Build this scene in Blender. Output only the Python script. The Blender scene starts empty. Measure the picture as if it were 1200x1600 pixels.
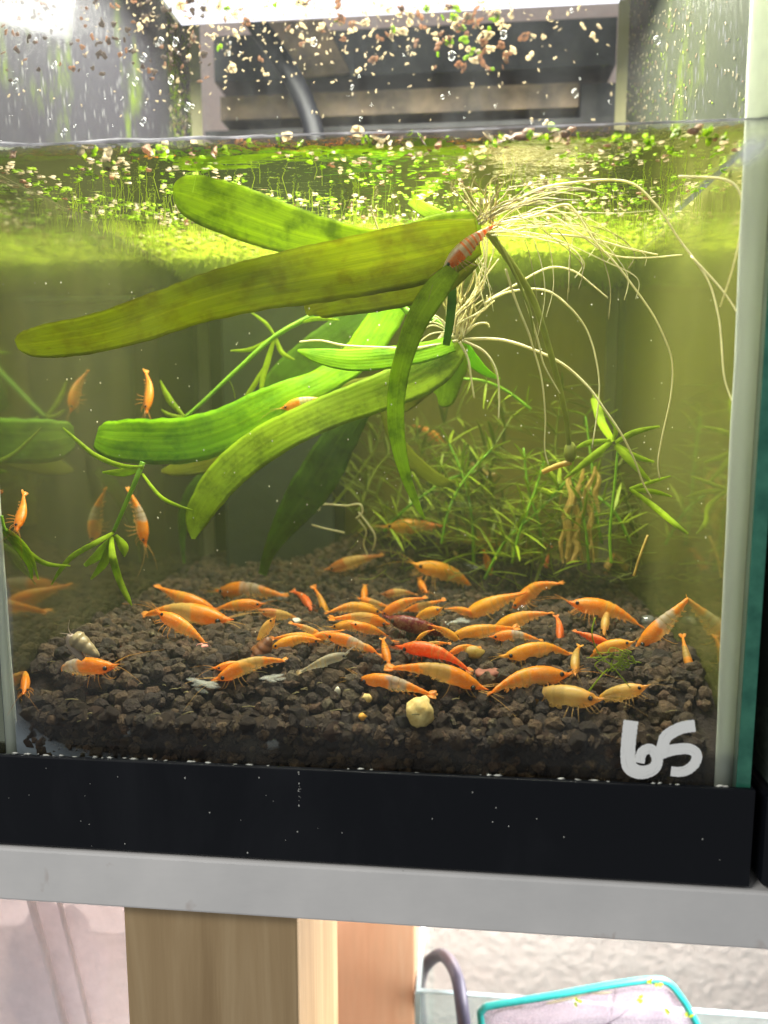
import bpy, bmesh, math, random
from mathutils import Vector as V, Matrix, noise
random.seed(7)
R = math.radians
SC = bpy.context.scene
COL = SC.collection
# ---------------------------------------------------------------- camera
F = 1200.0
PITCH = math.atan(160 / 1200); YAW = math.atan(0.1 * math.cos(PITCH))
CR = Matrix.Rotation(YAW, 3, 'Z') @ Matrix.Rotation(math.pi / 2 - PITCH, 3, 'X')
def raydir(px, py): return CR @ V(((px - 600) / F, (800 - py) / F, -1.0))
W = 0.30
_a, _b = raydir(1181, 1100), raydir(-24, 1100)
DIST = W / (_a.x / _a.y - _b.x / _b.y)
EYE = V((W - DIST * _a.x / _a.y, -DIST, 0.195))
def P(px, py, y):
    d = raydir(px, py); return EYE + d * ((y - EYE.y) / d.y)
def S(y): return (y + DIST) / F * 1.0          # metres per photo pixel at tank depth y
cam_d = bpy.data.cameras.new('camera'); cam = bpy.data.objects.new('camera', cam_d); COL.objects.link(cam)
cam.matrix_world = Matrix.Translation(EYE) @ CR.to_4x4()
cam_d.sensor_fit = 'HORIZONTAL'; cam_d.sensor_width = 36; cam_d.lens = 36 * F / 1200
cam_d.clip_start = 0.02; cam_d.clip_end = 20
cam_d.dof.use_dof = True; cam_d.dof.focus_distance = DIST + 0.05; cam_d.dof.aperture_fstop = 9
SC.camera = cam
# ---------------------------------------------------------------- world, lamps, exposure
w = bpy.data.worlds.new('World'); SC.world = w; w.use_nodes = True
w.node_tree.nodes['Background'].inputs[0].default_value = (0.92, 0.95, 1.0, 1)
w.node_tree.nodes['Background'].inputs[1].default_value = 0.30
SC.view_settings.view_transform = 'Standard'; SC.view_settings.look = 'None'
SC.view_settings.exposure = 0; SC.view_settings.gamma = 1
SC.cycles.max_bounces = 12; SC.cycles.transparent_max_bounces = 40; SC.cycles.diffuse_bounces = 4
SC.cycles.glossy_bounces = 5; SC.cycles.transmission_bounces = 6; SC.cycles.volume_bounces = 1
SC.cycles.caustics_reflective = False; SC.cycles.caustics_refractive = False
SC.cycles.sample_clamp_indirect = 6.0
SC.cycles.use_adaptive_sampling = True
try:
    SC.cycles.use_denoising = True
except Exception: pass
LAMP_Z = P(500, 26, 0.19).z
def area(name, loc, target, sx, sy, power, col, spread=180):
    l = bpy.data.lights.new(name, 'AREA'); l.shape = 'RECTANGLE'; l.size = sx; l.size_y = sy
    l.energy = power; l.color = col; l.spread = R(spread)
    o = bpy.data.objects.new(name, l); COL.objects.link(o); o.location = loc
    o.rotation_euler = (V(target) - V(loc)).to_track_quat('-Z', 'Y').to_euler(); return o
LAMP_P = 7.0
area('aquarium_lamp', (0.15, 0.10, LAMP_Z - 0.004), (0.15, 0.10, 0), 0.25, 0.175, LAMP_P, (1.0, 0.97, 0.86))
area('room_lamp', (-0.62, -0.85, 0.95), (0.13, 0.0, 0.1), 0.5, 0.3, 9.6, (1.0, 0.985, 0.96))
area('lower_rack_lamp', (0.15, 0.46, -0.04), (0.15, 0.50, -0.5), 0.9, 0.2, 13.5, (1.0, 0.92, 0.89))
area('lower_rack_front_lamp', (0.36, 0.16, -0.075), (0.10, 0.18, -0.30), 0.2, 0.12, 2.0, (1.0, 0.95, 0.94))
# ---------------------------------------------------------------- materials
def lin(r, g, b):
    f = lambda c: (c / 255 / 12.92) if c / 255 <= 0.04045 else ((c / 255 + 0.055) / 1.055) ** 2.4
    return (f(r), f(g), f(b), 1)
class G:
    def __init__(s, name):
        s.m = bpy.data.materials.new(name); s.m.use_nodes = True; s.t = s.m.node_tree; s.t.nodes.clear()
        s.out = s.t.nodes.new('ShaderNodeOutputMaterial')
    def n(s, typ, props=None, **ins):
        nd = s.t.nodes.new('ShaderNode' + typ)
        for k, v in (props or {}).items(): setattr(nd, k, v)
        for k, v in ins.items():
            key = int(k[1:]) if k[0] == 'i' and k[1:].isdigit() else k.replace('_', ' ')
            s.set(nd.inputs[key], v)
        return nd
    def set(s, inp, v):
        if isinstance(v, bpy.types.NodeSocket): s.t.links.new(v, inp)
        elif isinstance(v, bpy.types.Node): s.t.links.new(v.outputs[0], inp)
        else: inp.default_value = v
    def noise(s, scale, detail=3, rough=0.6, vec=None, dist=0):
        kw = dict(Scale=scale, Detail=detail, Roughness=rough, Distortion=dist)
        if vec is not None: kw['Vector'] = vec
        return s.n('TexNoise', **kw)
    def obj(s, scale=(1, 1, 1), kind='Object'):
        tc = s.n('TexCoord'); return s.n('Mapping', Vector=tc.outputs[kind], Scale=scale).outputs[0]
    def ramp(s, fac, stops):
        r = s.n('ValToRGB', Fac=fac); e = r.color_ramp.elements
        while len(e) > 1: e.remove(e[0])
        e[0].position, e[0].color = stops[0]
        for p, c in stops[1:]: k = e.new(p); k.color = c
        return r.outputs[0]
    def mix(s, fac, a, b, mode='MIX'):
        nd = s.n('MixRGB', {'blend_type': mode}, Fac=fac, Color1=a, Color2=b); return nd.outputs[0]
    def math(s, op, a, b=0.0, clamp=False):
        nd = s.n('Math', {'operation': op, 'use_clamp': clamp}); s.set(nd.inputs[0], a); s.set(nd.inputs[1], b); return nd.outputs[0]
    def msh(s, fac, a, b): return s.n('MixShader', Fac=fac, i1=a, i2=b).outputs[0]
    def bump(s, h, strength=0.3, dist=0.001): return s.n('Bump', Height=h, Strength=strength, Distance=dist).outputs[0]
    def end(s, sh): s.set(s.out.inputs['Surface'], sh); return s.m
g1 = (0, 0, 0, 1); g2 = (1, 1, 1, 1)
def principled(g, **kw): return g.n('BsdfPrincipled', **kw).outputs[0]
def simple(name, c1, c2, scale, rough=0.5, bump=0.2, bd=0.0005, detail=4, stretch=(1, 1, 1), spec=0.5):
    g = G(name); v = g.obj(stretch); nz = g.noise(scale, detail, 0.6, v)
    col = g.ramp(nz.outputs['Fac'], [(0.3, c1), (0.7, c2)])
    return g.end(principled(g, Base_Color=col, Roughness=rough, Normal=g.bump(nz.outputs['Fac'], bump, bd), Specular_IOR_Level=spec))
ZW = P(600, 224, 0.0045).z                       # water level
def zpos(g): return g.n('SeparateXYZ', Vector=g.n('NewGeometry').outputs['Position']).outputs[2]
def glass_front():
    g = G('front_glass'); v = g.obj()
    fr = g.n('Fresnel', IOR=1.35).outputs[0]
    gl = g.msh(g.math('MULTIPLY', fr, 0.6), g.n('BsdfTransparent', Color=(0.985, 1.0, 0.985, 1)).outputs[0], g.n('BsdfGlossy', Roughness=0.03).outputs[0])
    # dried drops and dust above the waterline, a thin bloom below it
    nz = g.noise(30, 4, 0.6, v).outputs['Fac']
    vo = g.n('TexVoronoi', Vector=g.obj((1, 1, 0.55)), Scale=170.0).outputs['Distance']
    drops = g.ramp(vo, [(0.10, g2), (0.22, g1)])
    above = g.math('GREATER_THAN', zpos(g), ZW)
    dn = g.ramp(g.noise(16, 2, 0.5, v).outputs['Fac'], [(0.48, g1), (0.6, g2)])
    f = g.math('MULTIPLY', g.math('MULTIPLY', drops, dn), above)
    f = g.math('MULTIPLY', f, 0.08)
    smear = g.noise(1.0, 5, 0.65, g.obj((60, 60, 22)), 0.8).outputs['Fac']
    f = g.math('ADD', f, g.math('MULTIPLY', g.math('MULTIPLY', g.ramp(smear, [(0.3, g1), (0.75, g2)]), 0.13), above))
    f = g.math('ADD', f, g.math('MULTIPLY', g.ramp(nz, [(0.4, g1), (0.85, g2)]), 0.022), True)
    return g.end(g.msh(f, gl, g.n('BsdfDiffuse', Color=(0.75, 0.77, 0.74, 1)).outputs[0]))
def side_glass(name, c1, c2, film, ca, cb, gc):
    g = G(name); v = g.obj((1, 1, 0.35))
    nz = g.noise(26, 5, 0.65, v).outputs['Fac']
    col = g.ramp(nz, [(0.3, c1), (0.7, c2)])
    wet = g.msh(film, g.n('BsdfGlossy', Color=gc, Roughness=0.07).outputs[0], g.n('BsdfDiffuse', Color=col).outputs[0])
    # above the water: condensation film, droplets and dabs of algae
    vo = g.n('TexVoronoi', Vector=g.obj((1, 1, 0.4)), Scale=260.0).outputs['Distance']
    n2 = g.noise(20, 4, 0.6, g.obj((1, 1, 0.5))).outputs['Fac']
    alg = g.math('MULTIPLY', g.ramp(n2, [(0.54, g1), (0.66, g2)]), 0.7)
    alg = g.math('MULTIPLY', alg, g.ramp(g.noise(300, 3, 0.7, v).outputs['Fac'], [(0.35, g1), (0.55, g2)]))
    acol = g.mix(alg, ca, cb)
    acol = g.mix(g.ramp(vo, [(0.12, g2), (0.3, g1)]), acol, (0.10, 0.10, 0.105, 1))
    dif = g.n('BsdfDiffuse', Color=acol).outputs[0]; trl = g.n('BsdfTranslucent', Color=acol).outputs[0]
    dry = g.msh(0.35, g.msh(0.15, dif, trl), g.n('BsdfTransparent').outputs[0])
    dry = g.msh(0.012, dry, g.n('BsdfGlossy', Roughness=0.3, Normal=g.bump(vo, 0.3, 0.001)).outputs[0])
    return g.end(g.msh(g.math('GREATER_THAN', zpos(g), ZW + 0.001), wet, dry))
def back_glass():
    g = G('back_glass'); v = g.obj((1, 1, 0.3))
    nz = g.noise(18, 5, 0.65, v).outputs['Fac']
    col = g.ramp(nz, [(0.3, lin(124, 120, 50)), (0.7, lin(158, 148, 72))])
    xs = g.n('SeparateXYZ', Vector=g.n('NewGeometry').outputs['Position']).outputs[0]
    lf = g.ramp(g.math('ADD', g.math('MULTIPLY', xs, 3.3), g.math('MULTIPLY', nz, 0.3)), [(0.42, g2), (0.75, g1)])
    col = g.mix(lf, col, lin(36, 42, 28))  # darker towards the left: shadow there is put into the film colour
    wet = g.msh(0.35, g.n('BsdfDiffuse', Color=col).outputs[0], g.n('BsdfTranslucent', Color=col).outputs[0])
    nf = g.ramp(g.noise(60, 5, 0.7, v).outputs['Fac'], [(0.45, g1), (0.8, g2)])
    dry = g.msh(g.math('MULTIPLY', nf, 0.025), g.n('BsdfTransparent').outputs[0], g.n('BsdfDiffuse', Color=(0.55, 0.52, 0.5, 1)).outputs[0])
    return g.end(g.msh(g.math('GREATER_THAN', zpos(g), ZW + 0.001), wet, dry))
def water_surface():
    g = G('water_surface'); v = g.obj((1, 1.6, 1))
    nm = g.bump(g.noise(70, 3, 0.5, v).outputs['Fac'], 0.35, 0.003)
    fr = g.n('Fresnel', IOR=1.33, Normal=nm).outputs[0]
    return g.end(g.msh(fr, g.n('BsdfTransparent').outputs[0], g.n('BsdfGlossy', Color=(0.93, 0.95, 0.88, 1), Roughness=0.03, Normal=nm).outputs[0]))
def water_volume():
    g = G('water'); nd = g.n('VolumePrincipled', Color=(0.34, 0.40, 0.14, 1), Density=0.62)
    nd.inputs['Anisotropy'].default_value = 0.3
    g.set(g.out.inputs['Volume'], nd.outputs[0]); return g.m
def leaf_mat(name, c1, c2, stain, stain_amt, trans=0.5):
    g = G(name); tc = g.n('TexCoord'); uv = tc.outputs['UV']
    s = g.n('SeparateXYZ', Vector=uv)
    vein = g.n('TexWave', {'wave_type': 'BANDS', 'bands_direction': 'Y'}, Vector=uv, Scale=2.2, Distortion=0.6, Detail=1.0).outputs['Fac']
    fine = g.noise(1.0, 4, 0.6, g.n('Mapping', Vector=uv, Scale=(5.0, 46.0, 1)).outputs[0]).outputs['Fac']
    cross = g.noise(1.0, 2, 0.5, g.n('Mapping', Vector=uv, Scale=(75.0, 4.0, 1)).outputs[0]).outputs['Fac']
    col = g.ramp(fine, [(0.2, c1), (0.8, c2)])
    mid = g.math('ABSOLUTE', g.math('SUBTRACT', s.outputs[1], 0.5))
    col = g.mix(g.math('MULTIPLY', g.ramp(mid, [(0.0, g2), (0.05, g1)]), 0.5), col, c2)
    col = g.mix(g.math('MULTIPLY', vein, 0.10), col, c2)
    col = g.mix(g.ramp(cross, [(0.62, g1), (0.72, (0.22, 0.22, 0.22, 1))]), col, stain)
    st = g.noise(90, 4, 0.7, tc.outputs['Object']).outputs['Fac']
    col = g.mix(g.math('MULTIPLY', g.ramp(st, [(0.46, g1), (0.66, g2)]), stain_amt), col, stain)
    edge = g.math('ABSOLUTE', g.math('SUBTRACT', s.outputs[1], 0.5))
    col = g.mix(g.math('MULTIPLY', g.ramp(edge, [(0.47, g1), (0.5, g2)]), 0.35), col, stain)
    h = g.math('ADD', g.math('MULTIPLY', vein, 0.6), fine)
    bm = g.bump(h, 0.25, 0.0004)
    p = principled(g, Base_Color=col, Roughness=0.5, Normal=bm, Specular_IOR_Level=0.12)
    return g.end(g.msh(trans, p, g.n('BsdfTranslucent', Color=col, Normal=bm).outputs[0]))
def plain_leaf(name, c1, c2, scale=120, trans=0.45, rough=0.45):
    g = G(name); oi = g.n('ObjectInfo').outputs['Random']
    nz = g.noise(scale, 3, 0.6, g.obj()).outputs['Fac']
    col = g.mix(g.ramp(nz, [(0.3, g1), (0.7, g2)]), c1, c2)
    col = g.mix(g.math('MULTIPLY', oi, 0.45), col, c1)
    p = principled(g, Base_Color=col, Roughness=rough)
    return g.end(g.msh(trans, p, g.n('BsdfTranslucent', Color=col).outputs[0]))
def shrimp_mat():
    g = G('shrimp_shell'); at = g.n('Attribute', {'attribute_name': 'pig'})
    nz = g.noise(9, 4, 0.65, g.obj()).outputs['Fac']
    col = g.mix(g.math('MULTIPLY', g.ramp(nz, [(0.38, g2), (0.58, g1)]), 0.6), at.outputs['Color'], g.mix(1.0, at.outputs['Color'], (0.97, 0.80, 0.60, 1), 'MULTIPLY'))
    fine = g.noise(34, 4, 0.7, g.obj()).outputs['Fac']
    col = g.mix(g.math('MULTIPLY', g.ramp(fine, [(0.52, g1), (0.66, g2)]), 0.4), col, g.mix(0.6, col, (0.98, 0.74, 0.36, 1)))
    blot = g.noise(5.5, 3, 0.6, g.obj((1, 1, 1))).outputs['Fac']
    col = g.mix(g.math('MULTIPLY', g.ramp(blot, [(0.54, g1), (0.66, g2)]), 0.3), col, g.mix(0.7, col, lin(244, 206, 120)))
    p = principled(g, Base_Color=col, Roughness=0.33, Normal=g.bump(fine, 0.08, 0.01), Specular_IOR_Level=0.5)
    sh = g.msh(0.42, p, g.n('BsdfTranslucent', Color=col).outputs[0])
    return g.end(g.msh(at.outputs['Alpha'], g.n('BsdfTransparent').outputs[0], sh))
def limb_mat():
    g = G('shrimp_limb'); col = g.n('ObjectInfo').outputs['Color']
    p = g.msh(0.4, principled(g, Base_Color=col, Roughness=0.4), g.n('BsdfTranslucent', Color=col).outputs[0])
    return g.end(g.msh(0.46, g.n('BsdfTransparent').outputs[0], p))
def granule_mat():
    g = G('soil'); oi = g.n('ObjectInfo').outputs['Random']; at = g.n('Attribute', {'attribute_name': 'tone'}).outputs['Fac']
    nz = g.noise(420, 5, 0.7, g.obj(kind='Object')).outputs['Fac']
    n2 = g.n('TexNoise', Vector=g.n('NewGeometry').outputs['Position'], Scale=90.0, Detail=3.0).outputs['Fac']
    t = g.math('FRACT', g.math('ADD', oi, at))
    base = g.ramp(t, [(0.0, lin(50, 39, 28)), (0.5, lin(80, 63, 43)), (0.84, lin(108, 86, 58)), (0.93, lin(98, 70, 46)), (1.0, lin(108, 98, 72))])
    col = g.mix(g.ramp(nz, [(0.35, g1), (0.75, g2)]), g.mix(1.0, base, (0.35, 0.33, 0.32, 1), 'MULTIPLY'), base)
    col = g.mix(g.math('MULTIPLY', g.ramp(n2, [(0.5, g1), (0.75, g2)]), 0.25), col, lin(96, 88, 58))
    return g.end(principled(g, Base_Color=col, Roughness=0.75, Specular_IOR_Level=0.35, Normal=g.bump(nz, 1.0, 0.0022)))
M = {}
M['front'] = glass_front()
M['left'] = side_glass('left_glass', lin(70, 70, 46), lin(98, 94, 60), 0.40, (0.034, 0.033, 0.040, 1), lin(96, 116, 14), (0.52, 0.55, 0.42, 1))
M['right'] = side_glass('right_glass', lin(102, 104, 50), lin(120, 120, 64), 0.5, (0.05, 0.055, 0.036, 1), lin(104, 122, 18), (0.72, 0.74, 0.5, 1))
M['back'] = back_glass(); M['surface'] = water_surface(); M['water'] = water_volume()
g = G('black_plastic'); dn_ = g.noise(1.0, 5, .65, g.obj((26, 26, 9)), .6).outputs['Fac']
fc_ = g.mix(g.ramp(dn_, [(.5, g1), (.8, (.7, .7, .7, 1))]), (0.0030, 0.0040, 0.0064, 1), (0.012, 0.0135, 0.017, 1))
M['frame'] = g.end(principled(g, Base_Color=fc_, Roughness=g.ramp(dn_, [(.3, (.38, .38, .38, 1)), (.7, (.6, .6, .6, 1))]), Specular_IOR_Level=.25, Normal=g.bump(g.noise(500, 2, .5, g.obj()).outputs['Fac'], .06, .0003)))
g = G('silicone'); sc_ = g.ramp(g.noise(40, 4, .6, g.obj((1, 1, .15))).outputs['Fac'], [(.3, lin(212, 216, 198)), (.7, lin(234, 238, 222))])
M['silicone'] = g.end(g.msh(.45, principled(g, Base_Color=sc_, Roughness=.4), g.n('BsdfTranslucent', Color=sc_).outputs[0]))
M['edge'] = simple('green_glass_edge', lin(30, 92, 74), lin(66, 132, 106), 90, 0.25, 0.3, 0.001)
M['shell'] = shrimp_mat(); M['limb'] = limb_mat()
M['eye'] = simple('shrimp_eye', (0.005, 0.004, 0.004, 1), (0.01, 0.008, 0.006, 1), 50, 0.15, 0)
M['soil'] = granule_mat()
M['swordleaf'] = leaf_mat('olive_leaf', lin(120, 144, 10), lin(172, 188, 34), lin(70, 94, 6), 0.6, 0.62)
M['oldleaf'] = leaf_mat('old_leaf', lin(124, 136, 12), lin(164, 170, 38), lin(112, 98, 8), 0.4, 0.68)
M['brightleaf'] = leaf_mat('bright_leaf', lin(112, 176, 0), lin(166, 208, 0), lin(70, 130, 4), 0.5, 0.6)
M['midleaf'] = leaf_mat('mid_leaf', lin(138, 176, 8), lin(190, 212, 44), lin(92, 118, 8), 0.6, 0.6)
M['darkleaf'] = leaf_mat('dark_leaf', lin(64, 104, 12), lin(96, 136, 22), lin(52, 66, 14), 0.5)
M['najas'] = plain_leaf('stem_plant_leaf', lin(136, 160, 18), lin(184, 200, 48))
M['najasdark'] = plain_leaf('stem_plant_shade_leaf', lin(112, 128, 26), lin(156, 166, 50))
M['stem'] = plain_leaf('plant_stem', lin(106, 160, 24), lin(150, 196, 44), 60, 0.3)
M['runner'] = plain_leaf('runner_stem', lin(136, 144, 50), lin(172, 176, 84), 60, 0.4)
M['cornersil'] = simple('dull_silicone', lin(96, 94, 62), lin(124, 120, 84), 40, 0.5, 0.15, 0.001, stretch=(1, 1, .2))
M['root'] = plain_leaf('pale_root', lin(214, 206, 150), lin(240, 234, 190), 60, 0.4)
M['brownroot'] = plain_leaf('brown_root', lin(150, 138, 88), lin(186, 172, 118), 60, 0.3)
M['tan'] = plain_leaf('tan_leaf', lin(184, 150, 56), lin(230, 202, 112), 260, 0.35)
M['duck'] = plain_leaf('duckweed', lin(134, 166, 16), lin(186, 202, 48), 200, 0.68)
M['duckpale'] = plain_leaf('pale_duckweed', lin(200, 188, 162), lin(232, 220, 200), 200, 0.7)
M['duckpink'] = plain_leaf('brown_duckweed', lin(140, 112, 88), lin(192, 160, 136), 200, 0.65)
M['speckbrown'] = plain_leaf('brown_speck', lin(96, 76, 60), lin(138, 112, 92), 200, 0.3)
M['algae'] = plain_leaf('hair_algae', lin(150, 176, 10), lin(200, 212, 40), 80, 0.5, 0.7)
g = G('white_paint_marker'); uvv = g.n('TexCoord').outputs['UV']; st_ = g.noise(1.0, 3, .6, g.n('Mapping', Vector=uvv, Scale=(.9, 5.5, 1)).outputs[0]).outputs['Fac']
pd = g.n('BsdfDiffuse', Color=lin(252, 252, 246)).outputs[0]
M['paint'] = g.end(g.msh(g.ramp(st_, [(.26, (.72, .72, .72, 1)), (.44, g2)]), g.n('BsdfTransparent').outputs[0], pd))
M['hood'] = simple('dark_hood', lin(10, 10, 12), lin(64, 63, 66), 38, 0.5, 0.3, 0.002)
M['hoodbrown'] = simple('brown_band', lin(66, 55, 46), lin(156, 134, 112), 38, 0.6, 0.3, 0.002)
M['filter'] = simple('dark_filter', lin(16, 24, 16), lin(28, 38, 24), 60, 0.6, 0.4, 0.002)
# ---------------------------------------------------------------- object helpers
def link(o): COL.objects.link(o); return o
def tag(o, label=None, cat=None, group=None, kind=None):
    for k, v in (('label', label), ('category', cat), ('group', group), ('kind', kind)):
        if v: o[k] = v
    return o
def empty(name, loc=(0, 0, 0), label=None, cat=None, group=None):
    o = link(bpy.data.objects.new(name, None)); o.location = loc; o.empty_display_size = 0.005
    return tag(o, label, cat, group)
class MB:
    def __init__(s): s.v = []; s.f = []; s.uv = None
    def add(s, vs, fs):
        b = len(s.v); s.v += [tuple(p) for p in vs]; s.f += [tuple(i + b for i in f) for f in fs]; return s
    def box(s, a, b):
        x0, y0, z0 = a; x1, y1, z1 = b
        return s.add([(x0,y0,z0),(x1,y0,z0),(x1,y1,z0),(x0,y1,z0),(x0,y0,z1),(x1,y0,z1),(x1,y1,z1),(x0,y1,z1)],
                     [(0,3,2,1),(4,5,6,7),(0,1,5,4),(1,2,6,5),(2,3,7,6),(3,0,4,7)])
    def tube(s, pts, rad, n=6, cap=True):
        pts = [V(p) for p in pts]; m = len(pts); vs = []; fs = []
        up = None
        for i, p in enumerate(pts):
            t = (pts[min(i + 1, m - 1)] - pts[max(i - 1, 0)]).normalized()
            if up is None: up = t.orthogonal().normalized()
            up = (up - t * up.dot(t)); up = up.normalized() if up.length > 1e-6 else t.orthogonal().normalized()
            sd = t.cross(up); r = rad(i / (m - 1)) if callable(rad) else rad
            for k in range(n):
                a = 2 * math.pi * k / n; vs.append(p + (up * math.cos(a) + sd * math.sin(a)) * r)
        for i in range(m - 1):
            for k in range(n):
                k2 = (k + 1) % n; fs.append((i*n+k, i*n+k2, (i+1)*n+k2, (i+1)*n+k))
        if cap: fs += [tuple(range(n))[::-1], tuple((m-1)*n+k for k in range(n))]
        return s.add(vs, fs)
    def mesh(s, name, mat, smooth=True):
        me = bpy.data.meshes.new(name); me.from_pydata(s.v, [], s.f); me.materials.append(mat)
        if smooth: me.polygons.foreach_set('use_smooth', [True] * len(me.polygons))
        if s.uv:
            l = me.uv_layers.new(name='UVMap')
            vi = [0] * len(me.loops); me.loops.foreach_get('vertex_index', vi)
            l.data.foreach_set('uv', [c for i in vi for c in s.uv[i]])
        me.update(); return me
    def build(s, name, mat, parent=None, smooth=True):
        o = link(bpy.data.objects.new(name, s.mesh(name, mat, smooth)))
        if parent: setp(o, parent)
        return o
def setp(o, p):
    o.parent = p; o.matrix_parent_inverse = inv(p)
def inv(p):
    m = p.matrix_basis.copy()
    return m.inverted()
def put(name, me, parent=None, mat=None):
    o = link(bpy.data.objects.new(name, me))
    if mat is not None: o.matrix_basis = mat
    if parent: setp(o, parent)
    return o
def spline(pts, n=8):
    pts = [tuple(p) for p in pts]; out = []; k = len(pts)
    for i in range(k - 1):
        p0, p1, p2, p3 = pts[max(i-1, 0)], pts[i], pts[i+1], pts[min(i+2, k-1)]
        for j in range(n):
            t = j / n
            out.append(tuple(0.5*((2*b)+(-a+c)*t+(2*a-5*b+4*c-d)*t*t+(-a+3*b-3*c+d)*t**3) for a, b, c, d in zip(p0, p1, p2, p3)))
    out.append(pts[-1]); return out
def bevel(o, wd, seg=2):
    m = o.modifiers.new('bevel', 'BEVEL'); m.width = wd; m.segments = seg; m.limit_method = 'ANGLE'; return o
# ---------------------------------------------------------------- rack, wall and things under the shelf
ZF_TOP = P(600, 1207, -0.002).z; ZF_BOT = P(600, 1352, -0.002).z; ZS_BOT = P(600, 1446, -0.003).z
def wall_mat():
    g = G('textured_wall'); v = g.obj()
    n1 = g.noise(75, 3, 0.55, v, 0.6).outputs['Fac']; n2 = g.noise(260, 2, 0.5, v).outputs['Fac']
    h = g.math('ADD', g.ramp(n1, [(0.42, g1), (0.62, g2)]), g.math('MULTIPLY', n2, 0.25))
    col = g.ramp(n1, [(0.3, lin(222, 196, 188)), (0.7, lin(234, 212, 204))])
    return g.end(principled(g, Base_Color=col, Roughness=0.7, Normal=g.bump(h, 0.6, 0.003)))
def wood_mat(name, c1, c2, c3):
    g = G(name); v = g.obj((9, 9, 0.7)); n1 = g.noise(6, 4, 0.6, v, 1.2).outputs['Fac']
    n2 = g.noise(60, 3, 0.6, g.obj((4, 4, 0.35))).outputs['Fac']
    col = g.ramp(n1, [(0.25, c1), (0.55, c2), (0.8, c3)])
    col = g.mix(g.math('MULTIPLY', n2, 0.35), col, g.mix(1.0, col, (0.62, 0.58, 0.5, 1), 'MULTIPLY'))
    return g.end(principled(g, Base_Color=col, Roughness=0.62, Normal=g.bump(n2, 0.25, 0.001)))
def shelf_mat():
    g = G('white_painted_board'); v = g.obj()
    n1 = g.noise(22, 4, 0.6, v).outputs['Fac']
    col = g.ramp(n1, [(0.3, lin(216, 214, 210)), (0.7, lin(232, 229, 224))])
    vo = g.noise(65, 3, 0.65, g.obj((1, 1, 0.8)), 0.4).outputs['Fac']
    col = g.mix(g.math('MULTIPLY', g.ramp(vo, [(0.68, g1), (0.78, g2)]), 0.35), col, lin(160, 128, 104))
    return g.end(principled(g, Base_Color=col, Roughness=0.5, Normal=g.bump(g.noise(300, 3, 0.6, g.obj((0.3, 1, 1))).outputs['Fac'], 0.12, 0.0006)))
def clear_mat(name, col, film, rough=0.1):
    g = G(name); nz = g.noise(40, 4, 0.6, g.obj()).outputs['Fac']
    t = g.msh(0.12, g.n('BsdfTransparent', Color=col).outputs[0], g.n('BsdfGlossy', Roughness=rough).outputs[0])
    f = g.ramp(nz, [(0.3, (film*.6,)*3+(1,)), (0.75, (film,)*3+(1,))])
    return g.end(g.msh(f, t, g.msh(0.5, g.n('BsdfDiffuse', Color=col).outputs[0], g.n('BsdfTranslucent', Color=col).outputs[0])))
wall = MB().box((-0.9, 0.62, -0.9), (1.2, 0.66, 0.9)).build('wall', wall_mat(), smooth=False); tag(wall, kind='structure')
rack = empty('shelf_rack', (0.1, 0.05, ZS_BOT), 'white painted shelf board on pine posts carrying the aquarium', 'shelf')
b = MB().box((-0.35, -0.003, ZS_BOT), (0.75, 0.34, ZF_BOT - 0.0015)).build('board', shelf_mat(), rack, False); bevel(b, 0.0012)
wood = wood_mat('pine_post', lin(156, 128, 88), lin(186, 158, 116), lin(204, 178, 136))
pl, pr, prr = P(196, 1500, 0.004), P(466, 1500, 0.004), P(528, 1500, 0.05)
pdep = 0.10
b = MB().box((pl.x, 0.004, -0.5), (pr.x, 0.004 + pdep, ZS_BOT - 0.0005)).build('post', wood, rack, False); bevel(b, 0.0012)
q0, q1 = P(500, 1500, 0.29), P(650, 1500, 0.29)
b = MB().box((q0.x, 0.27, -0.5), (q1.x, 0.31, ZS_BOT - 0.0005)).build('post', wood_mat('peach_post', lin(250, 184, 144), lin(253, 196, 158), lin(254, 206, 172)), rack, False); bevel(b, 0.0012)
# clear storage box, left
cx0, cx1 = P(-260, 1500, 0.10).x, P(202, 1500, 0.10).x
binm = clear_mat('cloudy_plastic', (1.0, 0.975, 0.97, 1), 0.7, 0.25)
cb = empty('storage_box', ((cx0 + cx1) / 2, 0.16, -0.3), 'cloudy translucent plastic box on the lower shelf left of the pine post', 'storage box')
m = MB(); z1 = ZS_BOT - 0.004; z0 = z1 - 0.2
m.box((cx0, 0.10, z0), (cx1, 0.102, z1)); m.box((cx1 - 0.002, 0.1021, z0), (cx1, 0.25, z1)); m.box((cx0, 0.248, z0), (cx1 - 0.0021, 0.25, z1))
m.build('body', binm, cb, False)
a0, a1 = P(48, 1405, 0.098), P(112, 1640, 0.098); a2, a3 = P(92, 1405, 0.098), P(150, 1640, 0.098)
MB().tube([a0, (a0 + a1) / 2, a1], 0.0022, 8).build('rib', binm, cb); MB().tube([a2, (a2 + a3) / 2, a3], 0.0014, 8).build('rib', binm, cb)
pk = bmesh.new(); bmesh.ops.create_icosphere(pk, subdivisions=3, radius=1)
pc = P(88, 1530, 0.13); me = bpy.data.meshes.new('lining'); 
for v in pk.verts: v.co = V((v.co.x * 0.03, v.co.y * 0.012, v.co.z * 0.05)) * (1 + 0.35 * noise.noise(v.co * 2.3)) + pc
pk.to_mesh(me); pk.free(); me.materials.append(simple('lavender_plastic_bag', lin(224, 208, 228), lin(244, 232, 238), 30, 0.35, 0.4, 0.004))
me.polygons.foreach_set('use_smooth', [True] * len(me.polygons))
bag = put('plastic_bag', me); tag(bag, 'pale lavender bag seen inside the cloudy plastic box', 'bag')
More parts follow.
